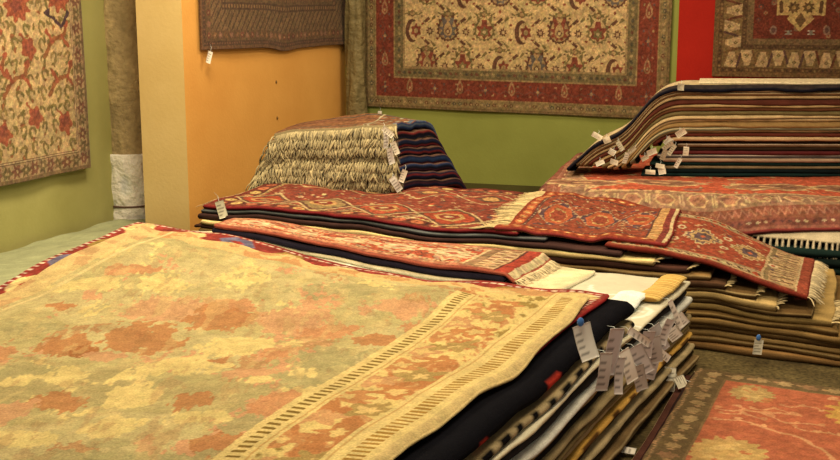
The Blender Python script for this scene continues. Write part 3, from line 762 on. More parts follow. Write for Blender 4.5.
price_tag(R['o'], at(664, 257, .36)+np.array([0, -.03, 0]), .075, .035, yaw=.1, roll=.25, col=(235, 228, 218), string=(-.02, .02, .03), lab='white folded tag at the near right corner')
price_tag(Rc[2]['o'], atY(758, 347, 5.02), .042, .068, yaw=.1, roll=.1, col=(240, 232, 214), string=(.008, .03, .02), clip=True, lab='white tag with a blue clip')
o = price_tag(Rc[12]['o'], atY(663, 289, 5.33), .02, .03, yaw=.3, roll=.3, col=(214, 200, 170), string=(0, .02, .02), clip=True, lab='small tag with a blue clip')
# near the left end
# ---- folded kelims stacked on the back of the low pile
random.seed(55)
K0 = np.array([-.17, 7.13]); KS = np.array([.945, -.325]); KT = np.array([.325, .945])
def Kq(s0, s1, t0, t1, fl=0):
    f = lambda s, t: K0+KS*s+KT*t
    return [f(s0, t0), f(s1, t0), f(s1+fl, t1), f(s0, t1)]
def stripe_side(cols):
    cols = [np.array(c, float) for c in cols]
    def s(s_, f, en, n):
        k = min(len(cols)-1, int((f-.01)*len(cols)))
        out = np.tile(cols[k], (n, 1)); out[en == 0] = (150, 128, 88); out[en == 3] = (120, 92, 56)
        return out
    return s
NAV = (30, 34, 50); BLK = (28, 24, 30); MAR = (116, 40, 36); BLU = (44, 58, 84); GRY = (128, 112, 84); PLUM = (64, 34, 40)
kd = [('plum and navy striped', [BLK, PLUM, NAV, BLK, MAR]), ('navy and maroon striped', [NAV, MAR, NAV, BLK, NAV]), ('blue and black striped', [BLU, NAV, BLK, PLUM, BLK]), ('dark blue', [NAV, BLU, BLU, NAV, MAR]),
      ('black and red striped', [BLK, NAV, MAR, BLK, BLK]), ('navy with a red stripe', [NAV, NAV, BLK, MAR, NAV]), ('black with a thin grey stripe', [MAR, BLK, BLK, NAV, GRY]), ('blue grey edged', [BLU, (86, 92, 96), BLU, NAV, BLK])]
kth = .049
for i, (nm, cs) in enumerate(kd):
    s1 = .07-.008*i; s0 = -1.06+random.uniform(-.02, .02)+.034*i; t0 = -.02+random.uniform(-.02, .02)+.008*i
    last = i == len(kd)-1
    cv = None; nuv = None
    if last:
        nuv = (160, 120); c = Cv(1.2, .95, 160, 120, (110, 66, 40), .008, 12, 77)
        for k in range(9): c.line([(0, .05+k*.1), (1.2, .08+k*.1)], .03, rc((84, 48, 34), (130, 84, 50), (96, 70, 48), (70, 60, 50)))
        for k in range(60):
            x = .93+(k % 4)*.07; y = k/60*.95; c.ell(x, y, .03, .012, rc((160, 150, 116), (60, 62, 62), (120, 116, 92)), .5, 'd')
        c.rect(.88, 0, .9, .95, (150, 140, 104)); c.rect(1.16, 0, 1.2, .95, (70, 84, 100)); cv = c.age(.1)
    R = rug(PC, 'folded_kelim', f'folded {nm} kelim, {ORD[i]} from bottom of fringed stack', 'rug', Kq(s0, s1, t0, .88, .27-.034*i), kth, (96, 66, 48), .02, side=stripe_side(cs), group='folded kelims', w=.1,
            canvas=cv, nuv=nuv, wav=.012, bulge=.12, gap=.99, rip=.015 if last else 0, md=-1)
    fringe(PC.z, R, 0, .11, .0048, rc((178, 154, 106), (170, 146, 100), (188, 164, 116)), .008, droop=.07 if i > 0 else .03, jit=.55)
    fringe(PC.z, R, 3, .04, .02, (186, 162, 112), .008, droop=.04, jit=.8)
    if i in (5, 7): fringe(PC.z, R, 1, .03, .02, (190, 170, 130), .009, droop=.05, rng=(.8, 1))
    if i in (1, 4, 6):
        dy = {1: 0, 4: -28, 6: -44}[i]; px = {1: 396, 4: 391, 6: 386}[i]
        price_tag(R['o'], atY(px, 184+dy, 7.02), .045, .10, yaw=.3+i*.1, roll=-.7+i*.12, col=(226, 224, 222), string=(0, .03, .03), lab='white tag at the near corner')
        price_tag(R['o'], atY(px+8-i, 176+dy, 7.0), .035, .08, yaw=-.3, roll=.6-i*.25, col=(216, 208, 200), string=(0, .03, .03), lab='pale tag at the near corner')

# ================================================================== PILE D / E : right hand piles
random.seed(202)
PD = Pile(lambda X, Y: -.06*sstep(1-np.hypot((X-1.62)/.35, (Y-6.75)/.3)) * 0)
def Dq(x0, a_, x1, b_):
    """near edge offset a_, right end"""
    A = np.array([x0, 7.15+a_]); B = np.array([x1, 7.15+a_-.40*(x1-.8)])
    return [A, B, np.array([x1, 9.06]), np.array([x0+.46+.02, 9.10])]
dd = [('black', (30, 26, 22), 0, .02), ('dark green', (26, 38, 30), .02, .01), ('black green', (24, 32, 26), .0, .03), ('dark green', (30, 44, 36), .03, .02),
      ('dark brown', (72, 48, 30), .16, .01), ('brown', (96, 66, 40), .24, .02), ('dark red', (104, 44, 34), .34, .03), ('brown', (90, 62, 40), .42, .04), ('cream fringed', (206, 180, 136), .06, -.02)]
for i, (nm, c, off, wv) in enumerate(dd):
    R = rug(PD, 'folded_rug', f'{nm} rug, {ORD[i]} from the floor under the draped salmon rug', 'rug', Dq(.71+.01*i, off, 3.2, 0), .05 if i < 4 else (.022 if i == 8 else .044), c, .03, group='rugs under the salmon rug', w=.2, wav=.03)
    if i == 8: fringe(PD.z, R, 0, .1, .0055, (202, 176, 134), .008, jit=.25, droop=.10, rng=(.3, 1)); RF = R
def canvas_salmon(w, h, nu, nv):
    c = Cv(w, h, nu, nv, (150, 84, 66), .008, 12, 71)
    c.frame(.02, (120, 62, 50))
    for x, y, a in c.path_border(.055, .055): c.ell(x, y, .018, .014, rc((206, 170, 124), (84, 46, 44)), 0, 'd')
    c.frame(.085, (140, 76, 56))
    for x, y, a in c.path_border(.14, .05):
        s = 1 if (int(x*20)+int(y*20)) % 2 else -1
        c.line([(x-.025*math.cos(a), y-.03), (x, y+.03), (x+.025, y-.03)], .01, (176, 112, 84))
    c.frame(.19, (164, 118, 86))
    for x, y, a in c.path_border(.28, .23):
        c.ell(x, y, .075, .06, (216, 170, 112), 0, 'h'); c.ell(x, y, .06, .045, (176, 116, 82), 0, 'h'); c.ell(x, y, .03, .02, (150, 92, 70), 0, 'd')
        for s in (-1, 1): c.line([(x+s*.10, y-.05), (x+s*.10, y+.05)], .016, (214, 172, 118))
    m = np.minimum(c.Y0, 9); band = (fbm(c.X0*1.5, c.Y0*3, 7, 2)*.14)
    f = np.minimum(np.minimum(c.X0, w-c.X0), c.Y0)+band-.07
    c.a[f > .38] = (204, 84, 54); c.a[(f > .36) & (f < .385)] = (222, 176, 116)
    busy(c, 420, ((176, 118, 86), (214, 168, 112), (150, 90, 74), (130, 84, 66)), .2, w-.2, .2, h-.1, .026)
    for k in range(36):
        x = random.uniform(.3, w-.3); y = random.uniform(.42, h-.1); cl = rc((176, 118, 86), (214, 100, 66), (150, 90, 74), (216, 168, 112))
        c.ell(x, y, random.uniform(.04, .1), random.uniform(.02, .05), cl, random.uniform(-.4, .4), rc('h', 'e'), pet=rc(0, 7))
    for k, (cx, cy) in enumerate(((.95, .72), (1.75, .66), (.35, .60), (2.4, .7))):
        c.ell(cx, cy, .36, .12, (224, 180, 118), 0, 'h', pet=12, amp=.1); c.ell(cx, cy, .32, .095, (168, 112, 78), 0, 'h'); c.ell(cx, cy, .24, .06, (132, 84, 62), 0, 'h', pet=9); c.ell(cx, cy, .08, .03, (206, 150, 100))
    return c.age(.12)
nuD, nvD = 460, 300
def hsal(X, Y):
    return .0*X
R = rug(PD, 'salmon_rug', 'salmon red rug with cream hexagons draped in front of the arched stack', 'rug', Dq(.65, .30, 3.25, 0), .03, (150, 76, 60), canvas=canvas_salmon(3.0, 2.4, nuD, nvD)*.95, nuv=(nuD, nvD), w=.1, rip=.02,
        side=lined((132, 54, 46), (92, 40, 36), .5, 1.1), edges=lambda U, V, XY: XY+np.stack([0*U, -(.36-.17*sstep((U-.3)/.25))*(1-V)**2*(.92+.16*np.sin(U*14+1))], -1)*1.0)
RS = R
# E : arched stack
random.seed(303)
PE = Pile(lambda X, Y: PD.z(X, Y)*1.0)
et = ['dark green', 'black green', 'tan', 'dark green', 'pinkish tan', 'grey', 'dark red', 'dark brown', 'brown', 'dark brown',
      'light tan', 'maroon', 'tan', 'grey olive', 'ochre', 'tan', 'light tan', 'olive', 'brown', 'tan', 'maroon brown', 'tan', 'brown', 'light tan', 'navy', 'cream']
ec = [(26, 42, 36), (20, 28, 26), (150, 124, 84), (28, 46, 38), (176, 140, 106), (96, 84, 76), (96, 40, 36), (54, 38, 24), (120, 88, 58), (42, 32, 20),
      (206, 164, 112), (104, 50, 34), (184, 148, 96), (128, 118, 84), (162, 122, 70), (190, 150, 98), (214, 176, 118), (118, 98, 58), (110, 66, 40), (190, 152, 96), (92, 46, 32), (196, 158, 104), (124, 86, 52), (198, 160, 108), (26, 24, 30), (232, 206, 156)]
x0s = [1.50, 1.56, 1.60, 1.56, 1.64, 1.60, 1.68, 1.65, 1.74, 1.78] + [1.66, 1.57, 1.49, 1.42, 1.36, 1.31, 1.27, 1.23, 1.20, 1.17, 1.14, 1.11, 1.085, 1.06, .99, 1.86]
RE = []
for i in range(26):
    x0 = x0s[i]; th = .0250 if i < 24 else (.026 if i == 24 else .012)
    yf = 7.84+random.uniform(-.012, .012)+(0 if i < 10 else -.02)
    q = [np.array([x0, yf+.04]), np.array([3.2, yf]), np.array([3.2, 8.2]), np.array([x0+.1, 8.24])]
    sd = None
    c = ec[i]
    if i in (12, 16, 19, 21, 23): sd = lined(c, np.array(c)*.62, .7, 1.1)
    if i in (13, 15, 22): sd = lined(c, (206, 172, 120), 0, .25)
    if i in (5, 8): sd = lined(c, (206, 176, 140), 0, .3)
    cv = None; nuv = None
    if i in (24, 25):
        nuv = (150, 60); cvs = Cv(2.2, 1.1, 150, 60, (30, 26, 30) if i == 24 else (232, 206, 156), .01, 8, 5)
        if i == 24:
            cvs.frame(.07, (214, 184, 130)); cvs.frame(.11, (150, 112, 74)); cvs.frame(.13, (214, 186, 134))
            for k in range(50): cvs.ell(random.uniform(.15, 2), random.uniform(.15, 1), .04, .03, rc((140, 96, 64), (96, 84, 60), (186, 140, 90)), 0, 'e', pet=5)
        cv = cvs.age(.06)
    hn = {25: 'top'}.get(i, None)
    lab = f'{et[i]} rug, {ORD[i]} from the bottom of the tall arched stack' if i < 25 else 'thin cream rug on the very top of the tall arched stack'
    R = rug(PE, 'stacked_rug', lab, 'rug', q, th, np.clip(np.array(c)*1.0, 0, 240), .025, side=sd or lined(c, c), group='rugs in the tall arched stack', w=.17 if i > 16 else .24, wav=.012, canvas=cv, nuv=nuv, bulge=.3, gap=.95)
    RE.append(R)
    if 10 <= i < 24 and i % 2 == 0: fringe(PE.z, R, 3, .04, .02, (200, 178, 136), .006)
tg = [(24, 597, 136, .07, .035, .5), (24, 681, 87, .045, .045, .1), (22, 607, 140, .05, .04, -.4), (20, 612, 152, .05, .04, .5), (17, 620, 146, .035, .07, -.5), (16, 614, 162, .06, .035, .3), (15, 626, 158, .035, .075, .2),
      (9, 681, 133, .07, .045, -.6), (8, 668, 141, .06, .04, -.8), (9, 652, 152, .075, .04, -.3), (7, 664, 155, .04, .07, .3), (7, 686, 151, .04, .06, .1), (6, 672, 150, .03, .08, .6), (5, 660, 166, .06, .03, .2), (4, 678, 163, .03, .07, .5),
      (3, 650, 172, .07, .03, .1), (2, 662, 171, .05, .045, -.2), (5, 668, 146, .035, .08, .9), (6, 645, 158, .05, .03, -.5), (12, 600, 163, .06, .03, -.4), (14, 632, 150, .03, .06, .9)]
for k, (i, px, py, w_, h_, rl_) in enumerate(tg):
    R = RE[i]; P = R['per']; en = R['en']
    tgt = atY(px, py, 7.76)
    price_tag(R['o'], tgt, w_, h_, yaw=random.uniform(-.4, .4), roll=rl_, tilt=random.uniform(-.3, .3), col=rc((232, 226, 214), (196, 186, 168), (224, 212, 196), (180, 168, 148)), string=(.01, .05, .02))

# ================================================================== green felt and PILE A : big foreground pile
random.seed(404)
PF = Pile(lambda X, Y: .05*np.clip(fbm(X*1.1+3, Y*1.1, 12, 2)-.25, 0, 1))
fa = LW0+np.array([.02, -.05])
fq = [fa-WD*5.0+np.array([.03, 0]), fa-WD*5.0+np.array([1.6, -.4]), at(150, 222, 0)[:2]+np.array([.05, .0]), fa+np.array([.0, .0])+NLW*.03]
rug(PF, 'floor_cover', 'grey green felt cover spread on the floor below the left wall', 'carpet', fq, .03, (166, 162, 114), .05, wav=.02, rip=.03, mat=wool_mat('felt', 90, .9, 1.08, bump=.3, blot=.05))
random.seed(505)
def lumpA(X, Y):
    b = .12*np.exp(-(((X+1.2)/.75)**2+((Y-5.2)/.8)**2))+.02*(fbm(X*1.6, Y*1.6, 4, 2)-.5)
    return b*PAsup(X, Y)
def PAsup(X, Y): return sstep(1-Pile.dist([p[:2] for p in Aq(0)], X, Y)/.1)
AFR = np.array([1.17, 5.07]); ADR = np.array([-.447, -.894])
def Aq(off, back=0, left=0):
    n = np.array([.894, -.447])
    A = AFR+n*off+np.array([-.35, .15])*back
    return [np.array([-2.52+left, 2.2]), A+ADR*3.35+n*.07, A+n*.03, np.array([-1.20, 6.08])+np.array([.25, .2])*0]
PA = Pile(lumpA)
def dashes(c1, c2, per=.05, duty=.5, band=(0, 1.1), base=None, ph=0):
    c1 = np.array(c1, float); c2 = np.array(c2, float)
    def s(s_, f, en, n):
        m = ((s_+ph) % per) < per*duty
        out = np.where(m[:, None], c1, c2)
        if not (band[0] < f <= band[1]): out = np.tile(np.array(base if base is not None else c2, float), (n, 1))
        return out
    return s
aa = [('tan', (150, 124, 80), None), ('brown', (120, 92, 56), lined((112, 84, 50), (170, 140, 92), 0, .3)), ('dark olive', (60, 46, 26), None), ('light tan', (172, 146, 100), None),
      ('dark brown', (52, 38, 24), None), ('ochre corded', (190, 140, 60), dashes((206, 156, 72), (96, 62, 28), .03, .6)), ('tan and brown lined', (156, 128, 84), lined((156, 128, 84), (90, 66, 38), .6, 1.1)), ('olive brown', (104, 84, 50), None),
      ('dark tan', (150, 126, 84), None), ('black', (26, 22, 18), None), ('brownish tan', (140, 112, 70), lined((140, 112, 70), (60, 46, 30), .7, 1.1)), ('white edged', (220, 208, 180), None), ('dark grey', (50, 44, 38), None),
      ('pale tan', (180, 154, 108), lined((180, 154, 108), (100, 78, 48), .6, 1.1)), ('cream', (222, 204, 166), lined((206, 184, 140), (120, 96, 60), .7, 1.1))]
RAs = []
for i, (nm, c, sd) in enumerate(aa):
    off = .036-.0034*i+random.uniform(-.006, .006)
    back = [0, -.04, .02, .0, .05, .02, .06, .03, .0, .06, .02, .0, .05, .03, -.02][i]
    last = i == len(aa)-1
    cv = None; nuv = None; m = WOOL
    if last:
        nuv = (260, 330); c_ = Cv(3.0, 3.6, 260, 330, (204, 188, 150), .004, 10, 9); m = SHEET
        for k in range(70):
            x = random.uniform(1.4, 3.0); y = random.uniform(1.6, 3.6); a0_ = random.uniform(0, 6)
            c_.line([(x+.13*math.cos(a0_+t*1.1)*(1-t*.12), y+.13*math.sin(a0_+t*1.1)*(1-t*.1)) for t in np.linspace(0, 3, 7)], .022, (226, 214, 182))
        cv = c_.a
    nmo = 'cover_sheet' if last else 'stacked_rug'
    lab = 'pale satin cover with cream scrolls at the far corner of the big foreground pile' if last else f'{nm} rug, {ORD[i]} from the floor in the big foreground pile'
    R = rug(PA, nmo, lab, 'cover' if last else 'rug', Aq(off, back), .026 if not last else .014, c, .02, md=.2, side=sd, group=None if last else 'rugs in the big foreground pile', w=.3, wav=.012, canvas=cv, nuv=nuv, mat=m, bulge=.3, rip=.012 if last else 0)
    RAs.append(R)
# corded yellow fold and white bolster-like rolled edge at the back right corner
def edge_roll(name, label, parent, p0, p1, r, c1, c2, per, z, flat=.6, cat=None):
    n = 60; na = 16; p0 = np.array(p0); p1 = np.array(p1); d = p1-p0; L = np.linalg.norm(d); d = d/L; nn = np.array([d[1], -d[0]])
    V = []; cc = []
    for k in range(n+1):
        f = k/n; rr = r*(1-.35*max(0, (abs(f-.5)-.47)/.03))
        for a in range(na):
            an = 2*PI*a/na
            off = nn*math.cos(an)*rr*1.25; zz = z+math.sin(an)*rr*flat+.004*math.sin(f*9)
            ridge = 1+(.06*math.cos(2*PI*f*L/per))
            V.append((p0[0]+d[0]*L*f+off[0]*ridge, p0[1]+d[1]*L*f+off[1]*ridge, zz)); cc.append(c1 if (f*L/per) % 1 < .65 else c2)
    F_ = np.array([(k*na+a, (k+1)*na+a, (k+1)*na+(a+1) % na, k*na+(a+1) % na) for k in range(n) for a in range(na)])
    caps = [np.array([[a for a in range(na)]]), np.array([[n*na+a for a in range(na)][::-1]])]
    o = mesh_obj(name, V, [F_]+caps, np.array(cc, float), WOOL, parent, origin=None if parent else (p0[0], p0[1], z-r*flat))
    if label: o['label'] = label
    if cat: o['category'] = cat
    return o
za = float(PA.z(np.array([1.0]), np.array([4.9]))[0])
nA = np.array([.894, -.447])
c1 = AFR+ADR*.02-nA*.03; c2_ = AFR+ADR*.48-nA*.03
edge_roll('corded_runner', 'ochre corded runner roll at the back right corner of the foreground pile', None, c1, c2_, .042, (214, 172, 92), (160, 112, 50), .02, za+.022, .3, cat='rug')
c1 = AFR+ADR*.42-nA*.10; c2_ = AFR+ADR*.85-nA*.10
edge_roll('rolled_cloth', 'white cloth roll in front of the ochre corded runner on the foreground pile', None, c1, c2_, .05, (228, 218, 198), (228, 218, 198), .2, za+.026, .3, cat='cloth')

# ---- runner on its two flat weaves
RUN = [np.array([-1.0, 5.62]), np.array([.40, 4.90]), np.array([.60, 5.27]), np.array([-.96, 5.99])]
def grow(q, a, l=0, r=0):
    c = sum(q)/4; out = [p+(p-c)/np.linalg.norm(p-c)*a for p in q]
    e = (q[1]-q[0])/np.linalg.norm(q[1]-q[0]); out[1] = out[1]+e*r; out[2] = out[2]+e*r; out[0] = out[0]-e*l; out[3] = out[3]-e*l
    return out
rug(PA, 'flat_woven_rug', 'cream flat woven rug under the red runner with its striped end showing', 'rug', grow(RUN, .05, 0, .16), .02, (222, 194, 140), .02, side=lined((228, 206, 160), (228, 206, 160)), w=.08, wav=.01)
rug(PA, 'flat_woven_rug', 'black rug directly under the red runner', 'rug', grow(RUN, .015, 0, -.06), .03, (40, 32, 36), .02, side=lined((38, 32, 40), (38, 32, 40)), w=.06, wav=.02)
def canvas_runner(w, h, nu, nv):
    c = Cv(w, h, nu, nv, (150, 74, 54), .006, 16, 91)
    c.frame(.012, (196, 120, 84))
    for x, y, a in c.path_border(.045, .05): c.ell(x, y, .02, .018, rc((228, 180, 126), (150, 70, 50), (206, 112, 78)), 0, 'd')
    c.frame(.07, (216, 164, 110)); 
    for x, y, a in c.path_border(.085, .03): c.ell(x, y, .01, .01, rc((120, 60, 46), (190, 90, 60)), 0, 'd')
    c.frame(.10, (186, 78, 50))
    busy(c, 240, ((196, 150, 98), (84, 52, 46), (176, 96, 62), (212, 174, 118), (96, 74, 60), (120, 44, 34)), .1, w-.38, .1, h-.1, .018)
    x = .24; k = 0
    while x < w-.45:
        c.ell(x, h/2, .20, .17, (226, 184, 128), 0, 'd', pet=14, amp=.1); c.ell(x, h/2, .15, .13, (206, 92, 60) if k % 2 else (196, 120, 82), 0, 'd', pet=10, amp=.1); c.ell(x, h/2, .09, .07, (232, 196, 140), 0, 's'); c.ell(x, h/2, .05, .035, (176, 84, 60), 0, 'd')
        for j in range(12): c.ell(x+random.uniform(-.2, .2), random.choice((.12, h-.12))+random.uniform(-.02, .04), .018, .014, rc((226, 180, 124), (140, 62, 48), (170, 130, 100)), 0, 's')
        x += .34; k += 1
    c.rect(w-.36, .06, w-.34, h-.06, (228, 190, 130)); c.rect(w-.34, .04, w-.28, h-.04, (150, 112, 76)); c.rect(w-.28, .02, w-.14, h-.02, (206, 160, 108))
    y = .04
    while y < h-.04: c.line([(w-.27, y), (w-.16, y+.05)], .016, (110, 54, 42)); c.line([(w-.16, y), (w-.27, y+.05)], .012, (230, 196, 140)); y += .07
    c.rect(w-.14, 0, w-.125, h, (84, 40, 34)); c.rect(w-.125, 0, w-.045, h, (168, 52, 38)); c.rect(w-.045, 0, w, h, (226, 196, 140))
    return c.age(.14)
nuR, nvR = 480, 110
R = rug(PA, 'runner_rug', 'narrow red and pink runner with cream medallions lying behind the cream rug', 'rug', RUN, .022, (176, 90, 64), canvas=canvas_runner(2.1, .56, nuR, nvR)*.92, nuv=(nuR, nvR), side=lined((170, 84, 60), (130, 60, 46), .5, 1.1), w=.06, rip=.012)
fringe(PA.z, R, 1, .06, .009, (222, 192, 138), .004)
for k, (a0_, c) in enumerate(((.10, (232, 206, 150)), (.15, (160, 138, 96)))):
    pass
# ---- black rug, red bordered rug, big cream rug
TOPQ = [np.array([-2.41, 2.15]), np.array([-.41, 1.95]), np.array([.71, 4.26]), np.array([-1.19, 5.12])]
nT = np.array([.90, -.436])
def side_black(s_, f, en, n):
    out = np.tile(np.array((13, 12, 15), float), (n, 1))
    for (a, b, f0, f1) in BLKSPOT: out[(en == 1) & (s_ > a) & (s_ < b) & (f >= f0) & (f <= f1)] = (176, 54, 38)
    return out
BLKSPOT = []
bq = [TOPQ[0]+np.array([-.10, 0]), TOPQ[1]+nT*.045, TOPQ[2]+nT*.045+np.array([.03, .05]), TOPQ[3]+np.array([-.08, .07])]
Lfront = float(np.linalg.norm(bq[1]-bq[0]))
BLKSPOT = [(Lfront+1.82, Lfront+1.93, .35, .85), (Lfront+1.26, Lfront+1.31, .5, 1.1)]
rug(PA, 'striped_flatweave', 'beige flat weave with black blocks along its edge under the black rug', 'rug', [bq[0], bq[1]+nT*.035, bq[2]+nT*.02, bq[3]], .036, (150, 126, 84), .012,
    side=dashes((176, 150, 104), (16, 14, 14), .13, .5, (.1, .85), (110, 90, 60)), w=.06, wav=.012)
RBK = rug(PA, 'black_rug', 'thick black rug with red motifs showing below the cream rug', 'rug', bq, .07, (14, 13, 16), .015, side=side_black, w=.07, wav=.015, bulge=.45)
def canvas_red2(w, h, nu, nv):
    c = Cv(w, h, nu, nv, (128, 34, 30), .004, 14, 95)
    for x, y, a in c.path_border(.03, .035): c.ell(x, y, .012, .006, (226, 196, 160), 0, 'r')
    for i, (x, y, a) in enumerate(c.path_border(.10, .26)):
        c.ell(x, y, .09, .055, ((214, 178, 110), (142, 110, 46), (92, 88, 112), (214, 178, 110))[i % 4], a, 'h'); c.ell(x, y, .04, .02, (150, 40, 30), a, 'd')
    c.frame(.18, (170, 60, 44))
    return c.age(.08)
rq = [TOPQ[0]+np.array([-.11, 0]), TOPQ[1]-nT*.05, TOPQ[2]+np.array([.0, .05]), TOPQ[3]+np.array([-.09, .10])]
nu2, nv2 = 330, 420
R2 = rug(PA, 'red_bordered_rug', 'dark red bordered rug peeping out beneath the edges of the big cream rug', 'rug', rq, .02, (140, 36, 32), canvas=canvas_red2(2.2, 3.2, nu2, nv2), nuv=(nu2, nv2), side=lined((150, 40, 36), (120, 28, 28), .5, 1.1), w=.05, rip=.008)
fringe(PA.z, R2, 2, .035, .012, (216, 180, 124), .005, rng=(.5, 1))
# big cream rug
nuT, nvT = 620, 700
Wt, Ht = 2.08, 3.05
cT = Cv(Wt, Ht, nuT, nvT, (205, 178, 108), .004, 14, 97)
U, V = np.meshgrid(np.linspace(0, 1, nuT+1), np.linspace(0, 1, nvT+1))
cq_ = TOPQ
XYt = ((1-U)*(1-V))[..., None]*cq_[0]+(U*(1-V))[..., None]*cq_[1]+(U*V)[..., None]*cq_[2]+((1-U)*V)[..., None]*cq_[3]
WX, WY = XYt[..., 0], XYt[..., 1]
ragged = (fbm(WX*20, WY*13, 201, 4)-.5); rag2 = (fbm(WX*70, WY*28, 211, 2)-.5)
A_ = cT.a
n1 = fbm(WX*3, WY*2.2, 300, 4)
A_[:] = (202, 178, 110); A_[n1 > .57] = (212, 186, 118); A_[n1 < .40] = (192, 168, 104)
CRM = (240, 206, 122); BRN = (198, 132, 76); SAL = (216, 148, 92); PNK = (222, 162, 106); SGE = (186, 166, 104); DBR = (176, 110, 60)
n2 = fbm(WX*5, WY*2.6, 310, 4)+.25*rag2
A_[n2 > .70] = PNK; n3 = fbm(WX*6+4, WY*3, 320, 4)+.3*rag2; A_[n3 > .74] = CRM; A_[(n3 < .30)] = (200, 150, 92)
def blob(px, py, rx, ry, c, op=.9):
    p = at(px, py, .55); d = p[1]; k = math.hypot(d, CH-.55)
    ax = rx/F*k; ay = ry/F*k*k/(CH-.55)
    D_ = np.hypot((WX-p[0])/ax, (WY-p[1])/ay)+ragged*1.5+rag2*.8
    m = D_ < 1
    A_[m] = A_[m]*(1-op)+np.array(c, float)*op
for bl in [(170, 303, 50, 9, PNK), (292, 308, 44, 9, PNK), (240, 300, 26, 6, SAL), (146, 327, 42, 12, BRN), (224, 309, 34, 8, BRN), (63, 337, 30, 9, BRN), (83, 341, 13, 6, DBR), (57, 301, 18, 4, BRN), (135, 275, 24, 4, SAL), (245, 335, 46, 12, CRM), (193, 353, 40, 9, CRM),
           (276, 345, 24, 7, SAL), (215, 350, 16, 3, BRN), (68, 366, 20, 9, CRM), (52, 392, 34, 8, BRN), (10, 402, 24, 12, PNK), (110, 418, 30, 10, CRM), (141, 387, 24, 8, CRM), (193, 393, 22, 9, BRN), (21, 428, 30, 11, CRM), (20, 360, 25, 8, SGE),
           (292, 402, 40, 16, SAL), (229, 440, 36, 15, BRN), (255, 418, 26, 9, SGE), (330, 350, 40, 12, SGE), (300, 375, 30, 8, SGE), (400, 300, 40, 7, PNK), (350, 285, 50, 6, SGE), (380, 330, 22, 7, BRN), (60, 450, 60, 8, SGE), (150, 450, 60, 8, SGE),
           (105, 347, 22, 5, PNK), (30, 320, 34, 6, SGE), (330, 320, 30, 6, SAL), (90, 285, 40, 4, CRM), (265, 375, 18, 5, CRM), (320, 388, 16, 5, CRM), (110, 434, 20, 5, SGE), (205, 410, 30, 6, CRM), (170, 372, 20, 5, SGE), (250, 365, 26, 5, PNK), (420, 318, 20, 6, SAL), (0, 345, 14, 8, SAL)]: blob(*bl)
veil = (fbm(WX*26, WY*7, 340, 4) > .63); A_[veil] = A_[veil]*.6+np.array((226, 190, 116))*.4
veil = (fbm(WX*30, WY*9, 350, 4) < .33); A_[veil] = A_[veil]*.7+np.array((184, 136, 84))*.3
# borders (right, far, left)
uin = .835-.085*V           # ladder line
CB = np.array((238, 200, 116), float)
R_ = U > uin
bor = fbm(WX*11+U*3, WY*8, 360, 4)+.35*rag2
A_[R_] = CB
A_[R_ & (bor > .57)] = (216, 156, 92); A_[R_ & (bor > .64)] = (200, 130, 72); A_[R_ & (bor < .36)] = (206, 176, 100); A_[R_ & (bor < .30)] = (168, 134, 66)
for k in range(26):
    v0 = .06+.86*k/26; u0 = (.835-.085*v0)+.055+.05*(k % 2)
    dx = (U-u0)*Wt; dy = (V-v0)*Ht; an = np.arctan2(dy, dx)
    rr = np.hypot(dx, dy)/(.062*(1+.3*np.cos(an*5+k)))+ragged*1.3
    m = R_ & (rr < 1); A_[m] = ((210, 144, 82), (202, 134, 74), (218, 160, 98), (186, 150, 82))[k % 4]
    m = R_ & (rr < .35); A_[m] = (236, 192, 112)
fr = V > .955-.0*U; fb = fbm(WX*12, WY*9, 380, 3)+.3*rag2
A_[fr] = (232, 190, 114); A_[fr & (fb > .58)] = (216, 156, 92)
lf = U < .06; A_[lf] = (230, 192, 118); A_[lf & (fb > .6)] = (216, 168, 104)
A_[(U > .075) & (U < .083)] = (238, 204, 130)
vin = V < .93
def band(du0, du1, c, m=True): A_[(U-uin > du0) & (U-uin < du1) & vin & m] = c
band(-.004, .042, (240, 204, 122)); dash = ((V*Ht) % .036) < .017
band(.008, .026, (138, 106, 46), dash)
band(.034, .037, (214, 166, 92))
e0 = .925
m = (U > e0); A_[m] = (240, 204, 122); A_[(U > e0+.006) & (U < e0+.009)] = (216, 170, 96)
dash = ((V*Ht) % .030) < .015
A_[(U > e0+.025) & (U < e0+.05) & dash & (V < .955)] = (176, 130, 56)
m = U > .988; A_[m] = (226, 190, 116)
cT.a = A_
canv = cT.age(.05, mute=.04, knot=.05)*np.array([.83, .825, .84])
def topedge(U, V, XY):
    w1 = .005*np.sin(V*31+1)+.006*np.sin(V*13)-.012
    XY = XY+(w1*U**4)[..., None]*nT
    f = .020*np.sin(U*23)+.015*np.sin(U*51+2)+.012*(fbm(U*40, U*0, 7, 2)-.5)
    f = f*1.3-.085-.03*(fbm(U*9+2, U*0, 17, 2)-.4)
    XY = XY+(f*V**12)[..., None]*np.array([.4, .9])
    cut = np.clip((U-.86)/.14, 0, 1)**1.5*np.clip((V-.84)/.16, 0, 1)**1.5
    return XY-cut[..., None]*nT*.05
R3 = rug(PA, 'cream_rug', 'big worn cream and sage floral rug covering the top of the foreground pile', 'rug', TOPQ, .018, (222, 188, 112), canvas=canv, nuv=(nuT, nvT), side=lined((228, 192, 120), (150, 110, 60), .6, 1.1), w=.05, rip=.010, edges=topedge, wav=.008)
